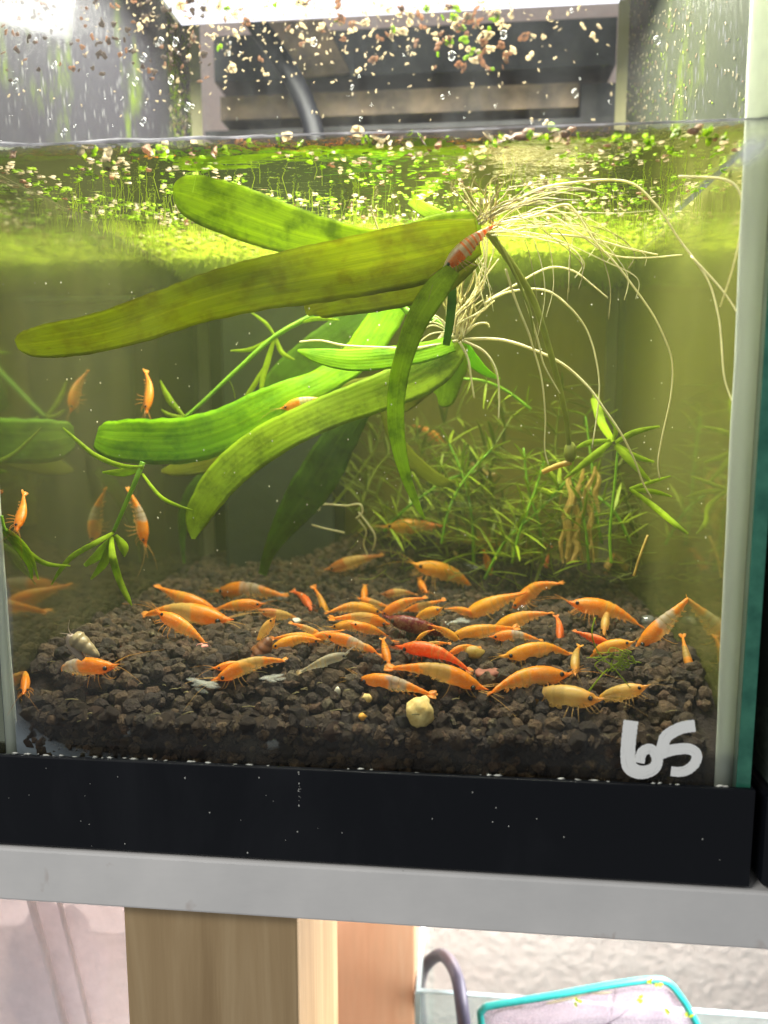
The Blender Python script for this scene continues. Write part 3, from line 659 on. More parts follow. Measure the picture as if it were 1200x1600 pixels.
def fan_mesh(kind, hump, side, spread):
    hc, mc, tc, _, _, al = KIND[kind]; m = MB(); cols = []
    s0 = .93; c = spine(s0, hump, side); t = (spine(1.0, hump, side) - spine(.9, hump, side)).normalized()
    sd = V((0, 1, 0)); sd = (sd - t * t.dot(sd)).normalized(); up = sd.cross(t)
    for ang, ln in ((-.62, .10), (-.30, .115), (0, .10), (.30, .115), (.62, .10)):
        ang *= spread; d = t * math.cos(ang) + sd * math.sin(ang); q = up.cross(d).normalized(); vs = []
        for i in range(6):
            f = i / 5; wv = .030 * math.sin(math.pi * min(1, .15 + f * .74)) * (1 if ang else .8)
            for kk in (-1, 0, 1): vs.append(c + d * (ln * f) + q * (wv * kk) + up * (.006 * (1 - abs(kk)) - .055 * f * abs(ang)))
        vs2 = [v - up * .004 for v in vs]; N = len(vs); fs = []
        for i in range(5):
            for kk in range(2): a = i*3+kk; fs += [(a, a+1, a+4, a+3), (N+a+3, N+a+4, N+a+1, N+a)]
            fs += [(i*3, i*3+3, N+i*3+3, N+i*3), (i*3+2, N+i*3+2, N+i*3+5, i*3+5)]
        fs += [(15, 16, 17, N+17, N+16, N+15)]
        m.add(vs + vs2, fs); cols += [mixc(tc, PA, .5 * (j // 3) / 5)[:3] + (al * (1 - .35 * (j // 3) / 5),) for j in range(N)] * 2
    me = m.mesh('tail_fan', M['shell']); at = me.color_attributes.new('pig', 'FLOAT_COLOR', 'POINT')
    at.data.foreach_set('color', [c for q in cols for c in q]); return me
# limbs shared by all shrimps, in body lengths
LEG = {}
for sgn in (-1, 1):
    for i, s in enumerate((.17, .22, .27, .32, .37)):
        r0 = V((s, sgn * .045, -.06)); k1 = r0 + V((-.03 + .012 * i, sgn * .06, -.05)); k2 = k1 + V((-.05 + .022 * i, sgn * .035, -.07)); k3 = k2 + V((-.035 + .018 * i, -.01 * sgn, -.035))
        if i < 2: k1, k2, k3 = r0 + V((-.05, sgn * .03, -.05)), r0 + V((-.08, sgn * .015, -.085)), r0 + V((-.11, sgn * .01, -.07))
        LEG[(sgn, i)] = MB().tube(spline([r0, k1, k2, k3], 3), lambda t: .0075 - .0050 * t, 5).mesh('leg', M['limb'])
    for i in range(5):
        r0 = V((.46 + .075 * i, sgn * .032, -.075 + .008 * i)); LEG[('s', sgn, i)] = MB().tube([r0, r0 + V((.012, sgn * .004, -.016)), r0 + V((.036, sgn * .006, -.034))], lambda t: .004 + .010 * math.sin(math.pi * min(1, t + .15)), 5).mesh('swimmeret', M['limb'])
    LEG[('a', sgn)] = MB().tube(spline([V((.09, sgn * .03, -.01)), V((-.04, sgn * .07, .02)), V((-.22, sgn * .15, -.01)), V((-.42, sgn * .26, -.10))], 5), lambda t: .0042 - .0028 * t, 4).mesh('antenna', M['limb'])
    LEG[('b', sgn)] = MB().tube(spline([V((.07, sgn * .02, 0)), V((-.05, sgn * .045, .03)), V((-.16, sgn * .08, .05))], 4), lambda t: .0045 - .003 * t, 4).mesh('antennule', M['limb'])
bm = bmesh.new(); bmesh.ops.create_uvsphere(bm, u_segments=10, v_segments=7, radius=.026); EYEM = bpy.data.meshes.new('eye'); bm.to_mesh(EYEM); bm.free(); EYEM.materials.append(M['eye'])
EYEM.polygons.foreach_set('use_smooth', [True] * len(EYEM.polygons))
LC = {'O': lin(240, 170, 70), 'Y': lin(226, 180, 80), 'P': lin(206, 166, 96), 'B': lin(236, 180, 90), 'R': lin(226, 120, 60), 'D': lin(140, 50, 40), 'C': lin(210, 206, 186), 'N': lin(232, 186, 104), 'T': lin(200, 150, 80), 'S': lin(220, 170, 140)}
L0 = 0.028
def shrimp(hx, hy, tx, ty, kind, mode, label, depth=None, up=None, group='orange shrimps'):
    """mode: s side view, v foreshortened with the head nearer, f foreshortened with the tail nearer; digits 0-9 = hump"""
    hump = .018 + .013 * int(mode[1:] or 3); seed = hx * .37 + ty; side = random.uniform(-.07, .07)
    global CURL; CURL = random.choice((.0, .02, .04, .07, .11)); hump *= random.uniform(.3, 1.15)
    mx, my = (hx + tx) / 2, (hy + ty) / 2
    depth_free = depth is None
    if depth is None:
        low = max(hy, ty) if mode[0] == 's' else my
        low = .55 * low + .45 * my
        depth = hit(mx, min(1100, low + 13))
    a, b = P(hx, hy, depth), P(tx, ty, depth); ax = b - a; L = ax.length; mid = (a + b) / 2
    if mode[0] in 'vf':
        LL = max(L * 1.05, L0 * .95); dy = math.sqrt(max(0, LL * LL - L * L)) * (1 if mode[0] == 'v' else -1)
        view = (mid - EYE).normalized(); ax = ax + view * dy; L = ax.length
        u = V((0, 0, 1)) * .5 - view * 1.0
    else:
        if depth_free: ax = ax + (mid - EYE).normalized() * (L * random.uniform(-.5, .5))
        L = ax.length * 1.12; u = V((0, 0, 1)) - (mid - EYE).normalized() * .25
        if abs(ty - hy) > abs(tx - hx) * 1.6: u = u + V((.6 if up is None else up, 0, 0))
    if up is not None: u = u + V((up, 0, 0))
    X = ax.normalized(); Z = (u - X * u.dot(X)).normalized(); Y = Z.cross(X)
    if mode[0] == 's':
        # yaw the body a little so that neither flank is seen dead square
        rot = Matrix.Rotation(random.uniform(-.4, .4), 3, 'X')
    else: rot = Matrix.Identity(3)
    B3 = Matrix((X, Y, Z)).transposed() @ rot
    org = mid - B3 @ V((.5 * L, 0, hump * .45 * L))
    root = link(bpy.data.objects.new('shrimp', None)); root.empty_display_size = .2
    root.matrix_basis = Matrix.Translation(org) @ B3.to_4x4() @ Matrix.Diagonal((L, L, L, 1))
    tag(root, label, 'shrimp', group)
    def kid(me, mt=None):
        o = link(bpy.data.objects.new(me.name.split('.')[0], me)); o.parent = root; o.color = LC[kind]
        if mt: o.matrix_basis = mt
        return o
    kid(shrimp_body(kind, hump, side, seed)); kid(fan_mesh(kind, hump, side, random.uniform(.5, 1.1) if mode[0] == 's' else 1.2))
    for sgn in (-1, 1):
        c = spine(.145, hump, side); kid(EYEM, Matrix.Translation(c + V((0, sgn * .048, .016))))
        if kind == 'C' and sgn > 0: continue
        for i in range(5): kid(LEG[(sgn, i)], Matrix.Translation(spine(.27, hump, side) - V((.27, 0, 0))) @ Matrix.Rotation(.25 * noise.noise(V((seed, i, sgn))), 4, 'Y'))
        for i in range(5): kid(LEG[('s', sgn, i)], Matrix.Translation(spine(.5 + .075 * i, hump, side) - V((.5 + .075 * i, 0, 0))))
        kid(LEG[('a', sgn)], Matrix.Translation((0, 0, c.z))); kid(LEG[('b', sgn)], Matrix.Translation((0, 0, c.z)))
    return root
T = [
 (340,925,436,921,'B','s2','orange shrimp with clear pale middle facing left, a white moult at its tail'),
 (411,944,337,947,'O','s2','orange shrimp facing right just under the shrimp with the white moult at its tail'),
 (337,953,250,917,'O','s2','orange shrimp sloping down right with raised tail, back one of the left hand pair'),
 (357,968,225,951,'N','s3','long orange shrimp with pale flank facing right, front one of the left hand pair'),
 (247,956,322,1002,'O','s4','orange shrimp with pale face at upper left, tail beside a pink scrap'),
 (487,955,456,922,'R','v3','small red orange shrimp turned head down to the right beside the narrow yellow upright shrimp'),
 (511,976,489,914,'Y','v2','narrow yellow orange shrimp seen from above, head down and forked tail up'),
 (568,942,571,907,'O','v2','tiny orange shrimp seen head on near the back of the crowd'),
 (597,957,518,946,'Y','s3','yellow shrimp facing right behind the left end of the dark red shrimp'),
 (608,976,523,966,'N','s3','orange tailed shrimp lying just under the yellow shrimp behind the dark red one'),
 (517,980,580,977,'Y','s2','dull yellow shrimp facing left, lowest of the stack left of the dark red shrimp'),
 (405,953,472,965,'T','s2','brownish translucent shrimp behind the pair facing each other left of centre'),
 (430,966,400,1004,'P','s2','small pale orange shrimp climbing head up on the round brown snail'),
 (424,1012,492,992,'Y','s2','yellow shrimp with pointed snout facing left above the tail of the large orange front shrimp'),
 (501,1002,429,995,'Y','s2','yellow shrimp facing right, half behind the pointed snouted yellow shrimp'),
 (508,998,458,971,'N','s3','orange shrimp with a cream pellet at its tail sloping down to the right'),
 (508,991,592,1021,'B','s4','big bright orange shrimp with pale band and arched back above the grey dead shrimp'),
 (590,1022,545,1002,'N','s3','orange shrimp tail end merged behind the arched orange shrimp with the pale band'),
 (609,1042,597,990,'O','v2','orange shrimp seen from above at the centre, head down and notched tail up'),
 (335,1044,402,1037,'O','s2','orange shrimp mostly hidden behind the large plump orange shrimp at front left'),
 (337,1061,442,1024,'N','s5','large plump orange shrimp at front left with its tail raised to the right'),
 (560,1060,669,1081,'B','s4','shrimp with yellow head, white middle and red tail facing left above the small cream pellets'),
 (511,890,591,865,'T','s2','dull brownish orange shrimp alone on the back slope with raised tail to the right'),
 (647,880,746,915,'Y','s4','long clean orange shrimp facing left below the plants, tail sloping down to the right'),
 (668,926,655,899,'O','v3','small orange shrimp facing the viewer with spread legs under the long clean orange shrimp'),
 (597,928,648,925,'T','s5','small translucent orange shrimp with curved back behind the crowd'),
 (594,960,659,930,'O','s3','orange shrimp with raised tail to the right directly above the dark red shrimp'),
 (632,954,690,936,'N','s3','pale shrimp with orange tail pointing up right just behind the dark red shrimp'),
 (604,963,714,992,'D','s4','dark wine red shrimp in the middle of the orange crowd'),
 (723,962,816,924,'Y','s4','yellow shrimp facing left with raised tail, alone at the back right of the crowd'),
 (799,951,864,903,'O','s4','orange shrimp climbing with its tail up to the right under the small upright red shrimp'),
 (846,901,859,850,'R','v2','small upright red shrimp, head down, beneath the plants at right'),
 (755,857,768,922,'O','v3','narrow upright orange shrimp with pale tail fan at the bottom beside a clear moult'),
 (779,852,743,840,'P','s3','small pale orange shrimp facing right at the foot of the plant thicket'),
 (768,984,853,953,'Y','s4','yellow shrimp with tail pointing up right beneath the climbing orange shrimp'),
 (704,994,802,978,'Y','s4','yellow shrimp facing left right of the dark red shrimp'),
 (720,1004,676,975,'Y','s3','yellow shrimp tucked under the tail of the dark red shrimp'),
 (767,995,841,998,'B','s4','bright orange shrimp with a white patch and two eyes showing, tail to the right'),
 (622,1010,728,1038,'R','s3','big red orange shrimp facing left with a dark red tail at the centre front'),
 (601,1004,622,1000,'O','s3','orange shrimp just peeping out behind the big red orange shrimp'),
 (754,1076,614,1042,'N','s5','large orange shrimp facing right and sloping down, above the big cream food pellet'),
 (786,1024,890,1009,'Y','s5','plump yellow orange shrimp facing left with algae threads across it'),
 (890,1052,769,1074,'O','s5','orange shrimp facing right with red tail at left, right of the large sloping orange one'),
 (937,1092,800,1090,'P','s5','translucent pale shrimp with a yellow spot in its belly facing right at the very front'),
 (650,1001,676,984,'Y','s3','small yellow shrimp under the belly of the dark red shrimp'),
 (945,899,968,857,'P','v4','pale yellow shrimp standing head down on the dark mound at right'),
 (1031,863,964,901,'N','s4','pale orange shrimp facing up to the right on the dark mound at right'),
 (890,940,999,968,'O','s4','long orange shrimp facing left with a pale shrimp in front of its middle'),
 (944,993,955,945,'P','v3','pale cream shrimp seen head on across the middle of a long orange shrimp'),
 (874,1006,868,956,'R','v2','small red orange shrimp head down with both eyes showing, right of the crowd'),
 (955,1006,900,985,'R','s3','red orange shrimp partly hidden behind the yellow shrimp with algae at its legs'),
 (988,1002,912,1027,'Y','s5','yellow shrimp facing right with green algae tangled in its legs'),
 (899,1056,907,1003,'P','v3','pale banded shrimp standing head down left of the yellow shrimp tangled in algae'),
 (993,1013,1076,932,'B','s2','orange shrimp with a pale band and tail raised high toward the right glass'),
 (1084,1058,1066,990,'N','v4','shrimp with pale back and orange head facing the viewer close to the right glass'),
 (1010,1073,918,1095,'P','s3','pale orange shrimp facing up right at the very front above the painted number'),
 (690,950,640,972,'Y','s3','small yellow shrimp crossing over the tail half of the dark red shrimp'),
 (548,975,604,990,'O','s2','small orange shrimp in the gap between the dark red shrimp and the arched banded one'),
 (652,1016,700,1004,'N','s2','small pale sided shrimp just above the big red orange shrimp'),
 (700,1022,748,1008,'O','s3','small orange shrimp at the tail of the big red orange shrimp'),
 (560,935,610,948,'N','s2','little pale orange shrimp behind the stack left of the dark red shrimp'),
 (742,960,700,948,'O','s2','little orange shrimp nose to nose with the lone yellow shrimp at the back right'),
 (480,1000,532,985,'O','s3','small orange shrimp climbing right over the pointed snouted yellow shrimp'),
 (840,1012,800,1022,'N','s3','small pale orange shrimp tucked behind the plump shrimp with algae threads'),
 (36,1086,36,1040,'O','v5','orange shrimp pressed against the left corner seam on the gravel'),
 (178,1036,84,1048,'B','s7','orange and white shrimp with a long shelled snail on its back at front left'),
]
for r in T: shrimp(*r)
Y118 = .118
shrimp(229, 646, 231, 576, 'O', 'v3', 'bright orange shrimp clinging head down high on the left glass beside its reflection', Y118, 1.2)
shrimp(227, 851, 206, 768, 'B', 's2', 'orange shrimp with clear middle clinging to the left glass right of the bare stem', Y118, 1.5)
shrimp(25, 831, 38, 768, 'O', 'v3', 'orange shrimp clinging head down low on the left glass near the front corner', .0125, 1.4)
shrimp(440, 638, 509, 622, 'B', 's2', 'orange and white banded shrimp resting on a long green leaf', .098)
shrimp(600, 824, 691, 821, 'Y', 's4', 'yellow orange shrimp hovering over the back slope under the narrow hanging leaf', .17)
shrimp(693, 421, 766, 348, 'S', 's1', 'white shrimp with red bands lying on the crown of the floating plant', .048, -.6)
shrimp(693, 690, 650, 664, 'O', 's3', 'dim orange shrimp deep among the plants below the second plant crown', .225)
shrimp(722, 738, 760, 735, 'T', 's3', 'pale orange shrimp deep in the stem plant thicket', .21)
shrimp(600, 469, 640, 466, 'N', 's2', 'small pale shrimp with red tail in the leaf curl under the widest olive leaf', .105)
# dead clear shrimp and moults
shrimp(543, 1021, 471, 1046, 'C', 's3', 'milky grey dead shrimp lying below the arched orange shrimp', group='dead shrimps and moults')
def moult(px, py, wpx, label, dd=0):
    y = hit(px, py + 4); c = P(px, py, y - .004); s = S(y) * wpx / 2; m = MB()
    for k in range(9):
        a = random.uniform(-.25, .3); d = V((math.cos(a), random.uniform(-.3, .3), math.sin(a))); d.x *= 1 if k % 3 else -1
        n = V((0, -.5, 1)); q = d.cross(n).normalized(); st = c + V((random.uniform(-.4, .4) * s, random.uniform(-.002, .002), random.uniform(-.2, .3) * s)); vs = []
        for i in range(6):
            f = i / 5; wv = s * .15 * math.sin(math.pi * (.1 + .85 * f))
            for kk in (-1, 0, 1): vs.append(st + d * s * .8 * f + q * wv * kk + V((0, -.25 * wv * (1 - abs(kk)), .35 * wv * (1 - abs(kk)) + .0004 * noise.noise(V((k, i, kk))))))
        m.add(vs, [(i*3+kk, i*3+kk+1, i*3+kk+4, i*3+kk+3) for i in range(5) for kk in range(2)])
    o = m.build('shrimp_moult', MOULT); sm = o.modifiers.new('t', 'SOLIDIFY'); sm.thickness = .00025
    tag(o, label, 'moult', 'dead shrimps and moults')
g = G('moult'); MOULT = g.end(g.msh(.26, g.n('BsdfTransparent').outputs[0], g.msh(.4, principled(g, Base_Color=lin(214, 214, 200), Roughness=.3), g.n('BsdfTranslucent', Color=lin(214, 214, 200)).outputs[0])))
moult(428, 934, 46, 'shredded white shrimp moult at the tail of the topmost shrimp left of centre')
moult(314, 1070, 62, 'greyish white moult on the gravel left of the large plump orange shrimp')
moult(425, 1058, 44, 'whitish moult under the tail of the large plump orange shrimp')
moult(712, 973, 40, 'faint pale moult behind the tail of the dark red shrimp')
moult(742, 885, 34, 'clear moult beside the narrow upright orange shrimp')
# ---------------------------------------------------------------- snails, pellets, scraps
def blob(name, c, r, mat, label, cat, amp=.3, seed=0, sub=3, group=None, fr=2.0):
    bm = bmesh.new(); bmesh.ops.create_icosphere(bm, subdivisions=sub, radius=1)
    for v in bm.verts:
        d = v.co.normalized(); k = 1 + amp * noise.noise(d * fr + V((seed, 0, 0))) + amp * .4 * noise.noise(d * fr * 3 + V((seed, 5, 0)))
        v.co = V((d.x * r[0], d.y * r[1], d.z * r[2])) * k + V(c)
    me = bpy.data.meshes.new(name); bm.to_mesh(me); bm.free(); me.materials.append(mat)
    me.polygons.foreach_set('use_smooth', [True] * len(me.polygons)); return tag(put(name, me), label, cat, group)
PELL = simple('cream_pellet', lin(206, 168, 84), lin(240, 214, 140), 300, .75, .5, .001)
PWH = simple('pale_scrap', lin(200, 190, 160), lin(232, 224, 200), 300, .7, .4)
def onfloor(px, py, wpx, hpx, name, mat, label, cat, amp=.3, group=None, sub=2, dy=0):
    y = max(.0075, hit(px, min(py + hpx / 2, 1200))) if py < 1150 else .0085
    k = S(y); blob(name, P(px, py, y - dy), (wpx / 2 * k, wpx / 2.6 * k, hpx / 2 * k), mat, label, cat, amp, px, sub, group)
onfloor(656, 1113, 44, 52, 'food_pellet', PELL, 'large cream yellow food pellet on the gravel at the front centre', 'pellet', .24, None, 3)
onfloor(573, 1091, 16, 16, 'food_pellet', PELL, 'small cream pellet under the shrimp with the white middle', 'pellet', .4)
onfloor(527, 1081, 11, 18, 'food_pellet', PWH, 'small whitish pellet left of the cream pellets', 'pellet', .3)
onfloor(566, 1120, 13, 12, 'food_pellet', simple('amber_pellet', lin(206, 140, 30), lin(232, 170, 60), 200, .6, .4), 'small amber pellet below the small cream pellet', 'pellet', .5)
onfloor(463, 970, 16, 10, 'food_pellet', PWH, 'small cream pellet at the tail of an orange shrimp left of centre', 'pellet', .3)
onfloor(711, 867, 9, 13, 'food_pellet', PELL, 'tiny tan pellet standing on the back slope', 'pellet', .3)
onfloor(318, 1010, 26, 9, 'scrap', simple('pink_scrap', lin(190, 110, 90), lin(222, 150, 130), 200, .7, .3), 'pink scrap on the gravel by a shrimp tail at left', 'scrap', .3)
onfloor(742, 1020, 34, 22, 'leaf_litter', M['tan'], 'clump of tan debris among the shrimps right of centre', 'debris', .5)
onfloor(765, 1050, 50, 12, 'leaf_litter', simple('reddish_litter', lin(110, 60, 44), lin(170, 110, 84), 200, .8, .3), 'reddish brown debris by the red tail of an orange shrimp', 'debris', .5)
def snail(px, py, ang, lpx, wpx, mats, label, y=None, dy=.004):
    """long shelled snail: coiled shell, foot, two feelers; ang points the spire"""
    y = hit(px, py) - dy if y is None else y
    k = S(y); c = P(px, py, y); rt = empty('snail', c, label, 'snail'); d = V((math.cos(R(ang)), 0, math.sin(R(ang)))); u = V((-d.z, 0, d.x)); v = V((0, -1, 0)); L = lpx * k; wd = wpx * k
    vs = []; fs = []; n = 16; rings = 40
    for i in range(rings + 1):
        t = i / rings; ph = 2 * math.pi * 3.2 * t; r = wd * .5 * (math.sin(math.pi * min(1, .18 + .30 + .52 * t)) ** .8 if t > .1 else .78 + t * 2) 
        r = wd * .5 * (1 - t) ** .55 * (1 if t > .15 else .7 + 2 * t) + wd * .02
        r *= 1 + .10 * abs(math.sin(math.pi * 4 * t))
        for q in range(n):
            a = 2 * math.pi * q / n; vs.append(c + d * (L * (t - .45)) + (u * math.cos(a) + v * math.sin(a)) * r)
    for i in range(rings):
        for q in range(n): q2 = (q + 1) % n; fs.append((i*n+q, i*n+q2, (i+1)*n+q2, (i+1)*n+q))
    fs += [tuple(range(n))[::-1], tuple(rings*n+q for q in range(n))]
    MB().add(vs, fs).build('shell', mats[0], rt)
    b0 = c - d * L * .42 - u * wd * .1
    ft = [b0 - d * L * .12 + u * wd * .1, b0 - u * wd * .22, b0 + d * L * .3 - u * wd * .48, b0 + d * L * .62 - u * wd * .62]
    MB().tube(spline(ft, 5), lambda t: wd * (.10 + .2 * math.sin(math.pi * (.15 + .8 * t)) ), 10).build('foot', mats[1], rt)
    for s_ in (-1, 1):
        h0 = ft[0]; MB().tube(spline([h0, h0 - d * L * .18 + u * wd * (.2 * s_) , h0 - d * L * .3 + u * wd * (.5 * s_ + .15)], 4), lambda t: wd * (.035 - .025 * t), 5).build('feeler', mats[1], rt)
SH1 = simple('olive_snail_shell', lin(126, 110, 80), lin(178, 158, 116), 160, .35, .2); FT1 = simple('grey_snail_foot', lin(138, 120, 104), lin(172, 152, 134), 120, .5, .2)
snail(133, 1009, -38, 56, 30, (SH1, FT1), 'grey brown long shelled snail riding on an orange and white shrimp', hit(130, 1046) - .011)
snail(411, 1016, 60, 46, 40, (simple('brown_snail_shell', lin(92, 52, 24), lin(132, 82, 42), 160, .35, .2), FT1), 'round dark brown snail under a small pale climbing shrimp')
CLR = clear_mat('clear_shell', (.85, .86, .82, 1), .25, .08)
for (x, y, r, lb) in ((818, 950, 9, 'tiny clear empty snail shell on the dark mound'), (1012, 971, 12, 'clear empty snail shell at the tail of a long orange shrimp'), (195, 1142, 16, 'glassy round bubble against the lower left front glass'), (425, 1162, 17, 'flat pale round shell on the front glass above the base frame')):
    yy = .0062 if y > 1090 else hit(x, y) - .003
    k = S(yy) * r; blob('empty_shell', P(x, y, yy), (k, .0018 if y > 1090 else k * .8, k * .8), CLR, lb, 'shell', .12, x, 2)
scr = MB()
for i in range(120):
    x = random.uniform(30, 1080); y = random.uniform(905, 1085) if i < 100 else random.uniform(1085, 1170); yy = hit(x, y) if y < 1080 else .006
    c = P(x, y, yy - .0018 if y < 1080 else yy - .001); a = random.uniform(-.5, .5); l = S(yy) * random.choice((3, 4, 6, 10)) ; d = V((math.cos(a), .3, math.sin(a) * .5)) * l
    scr.tube([c - d, c + d * .2 + V((0, 0, .0003)), c + d], .00014 + .00016 * random.random(), 4)
tag(scr.build('fine_debris', M['brownroot']), 'fine pale scraps and fibres lying on the soil', kind='stuff')
# ---------------------------------------------------------------- leaves
def leaf(parent, pts, mat, name='leaf', fold=.07, roll=0.0, wav=.10, label=None, seed=0):
    """pts: (px, py, depth, width px) along the midrib"""
    sp = spline(pts, 9); n = len(sp); c = [P(x, y, d) for x, y, d, _ in sp]; m = MB(); top = []; uv = []; K = 9
    tot = 0; ln = [0]
    for i in range(1, n): tot += (c[i] - c[i-1]).length; ln.append(tot)
    for i in range(n):
        t = (c[min(i+1, n-1)] - c[max(i-1, 0)]).normalized(); nv = (EYE - c[i]).normalized()
        r_ = roll(ln[i] / tot) if callable(roll) else roll
        nv = (nv - t * nv.dot(t)).normalized(); nv = Matrix.Rotation(r_, 3, t) @ nv; sd = t.cross(nv).normalized()
        hw = max(sp[i][3], .5) / 2 * S(sp[i][2]) / max(.6, math.cos(r_))
        for k in range(K):
            q = -1 + 2 * k / (K - 1); wv = wav * hw * noise.noise(V((ln[i] / tot * 7, q * 2, seed)))
            edge = 1 + .05 * noise.noise(V((ln[i] * 160, math.copysign(1, q) * 9, seed))) + .03 * noise.noise(V((ln[i] * 700, math.copysign(1, q) * 9, seed)))
            top.append(c[i] + sd * (q * hw * edge) + nv * (-fold * hw * (abs(q) ** 1.5) + wv * abs(q) + fold * .3 * hw)); uv.append((ln[i] / .02 * .06 + 0, .5 + q / 2))
            if i and k == 0: pass
    th = .0002; bot = []
    for i in range(n):
        t = (c[min(i+1, n-1)] - c[max(i-1, 0)]).normalized(); nv = (EYE - c[i]).normalized(); nv = (nv - t * nv.dot(t)).normalized()
        bot += [p - nv * th * (1 if 0 < k < K - 1 else .2) for k, p in enumerate(top[i*K:(i+1)*K])]
    N = len(top); fs = []
    for i in range(n - 1):
        for k in range(K - 1): a = i*K+k; fs += [(a, a+1, a+K+1, a+K), (N+a+K, N+a+K+1, N+a+1, N+a)]
        a = i*K; fs += [(a, a+K, N+a+K, N+a), (a+K-1, N+a+K-1, N+a+2*K-1, a+2*K-1)]
    fs += [tuple(range(K)) + tuple(N + k for k in range(K))[::-1]]; b = (n-1)*K; fs += [tuple(b + k for k in range(K))[::-1] + tuple(N + b + k for k in range(K))]
    m.add(top + bot, fs); m.uv = uv + uv; o = m.build(name, mat, parent)
    if label: o['label'] = label
    return o
def root_(parent, pts, r_px=1.6, mat='root', name='root', n=5, taper=.55):
    sp = spline(pts, 7); k = S(pts[0][2])
    return MB().tube([P(x, y, d) for x, y, d in sp], lambda t: r_px * k * (1 - (1 - taper) * t), n).build(name, M[mat], parent)
p1 = empty('sword_plant', P(755, 352, .055), 'floating olive green sword plant with strap leaves and pale roots just below the surface', 'plant')
leaf(p1, [(752,352,.06,40),(690,366,.058,58),(600,384,.056,48),(520,376,.052,58),(440,356,.046,72),(370,332,.04,78),(312,312,.035,70),(288,304,.033,56),(276,301,.032,36),(270,300,.032,10)], M['swordleaf'], roll=-.2, seed=1)
leaf(p1, [(748,370,.05,52),(700,388,.048,80),(640,402,.046,92),(560,418,.042,90),(470,434,.038,84),(380,452,.033,76),(300,474,.028,70),(220,502,.023,66),(150,522,.018,60),(90,532,.014,56),(52,537,.0125,46),(34,538,.012,32),(25,538,.012,14)], M['oldleaf'], roll=-.45, seed=2, label='widest olive leaf reaching left with a brown stained end')
leaf(p1, [(735,398,.056,40),(690,430,.056,54),(640,446,.056,58),(580,456,.056,60),(520,468,.057,52),(492,478,.058,40),(480,492,.058,6)], M['oldleaf'], roll=.2, seed=3)
leaf(p1, [(708,420,.046,24),(682,452,.044,38),(652,500,.043,36),(630,560,.044,30),(619,620,.046,28),(620,680,.048,25),(633,740,.05,18),(650,785,.052,11),(664,812,.054,3)], M['midleaf'], roll=.2, seed=4, label='narrow bright leaf hanging down in front of the other plant')
leaf(p1, [(738,346,.07,8),(700,342,.075,16),(668,330,.08,20),(640,312,.085,14),(622,298,.09,3)], M['midleaf'], seed=5)
leaf(p1, [(706,430,.06,12),(706,470,.065,14),(702,510,.07,13),(697,540,.075,11)], M['darkleaf'], seed=6)
root_(p1, [(762,362,.052),(792,402,.055),(830,462,.06),(852,524,.065),(870,590,.07),(884,650,.075),(890,704,.08)], 5.5, 'runner', 'runner', 10, .8)
root_(p1, [(768,360,.05),(800,420,.053),(826,480,.056),(834,525,.06)], 2.8, 'runner', 'runner', 8, .7)
bd = blob('runner_bud', P(891, 706, .08), (.0030, .0030, .0050), M['runner'], None, None, .1, 4, 2); setp(bd, p1)
root_(p1, [(892,722,.08),(870,728,.083),(848,738,.086)], 4.5, 'tan', 'runner_end', 8, .9)
long_roots = [
 [(765,345,.055),(830,300,.05),(900,285,.045),(980,284,.04),(1025,320,.036),(1060,372,.033),(1105,435,.026),(1122,490,.021),(1127,530,.018),(1132,590,.014),(1146,632,.010),(1152,648,.009)],
 [(770,350,.06),(830,338,.06),(880,320,.06),(900,332,.06),(930,378,.06),(962,412,.06),(1000,462,.06),(1025,500,.06),(1045,545,.06),(1051,575,.06),(1048,620,.06),(1035,680,.06),(1028,722,.06),(1031,748,.06)],
 [(800,340,.07),(855,335,.07),(900,362,.07),(950,396,.07),(1000,403,.07),(1066,398,.07)], [(860,366,.07),(920,372,.07),(980,388,.07),(1028,398,.07)],
 [(760,470,.08),(800,448,.08),(855,419,.08),(895,423,.08),(925,445,.08),(950,466,.08)],
 [(757,474,.075),(795,456,.075),(850,453,.075),(888,478,.075),(918,518,.075),(933,570,.075),(936,620,.075),(925,700,.075)],
 [(1080,400,.024),(1130,455,.014),(1154,492,.008)], [(1060,276,.02),(1130,280,.012),(1156,300,.008),(1160,340,.007),(1152,390,.008),(1142,430,.01),(1125,480,.016)],
 [(790,420,.055),(806,470,.056),(826,520,.058),(832,540,.06),(846,590,.062),(852,650,.064),(851,700,.066),(857,726,.066)],
 [(812,440,.06),(840,530,.062),(850,570,.064),(875,615,.066)],
 [(590,330,.09),(572,300,.09),(560,290,.09)], [(592,362,.09),(575,318,.09),(548,300,.09),(545,290,.09)],[(575,325,.09),(600,300,.09),(640,296,.09)],
 [(708,300,.06),(700,280,.06),(690,252,.06)], [(745,335,.06),(722,310,.06),(706,285,.06),(702,255,.06)], [(748,332,.058),(725,300,.058),(712,272,.058),(698,240,.058)]]
for i, q in enumerate(long_roots): root_(p1, q, 1.9 if i < 10 else 1.5, 'root' if i < 10 else 'brownroot')
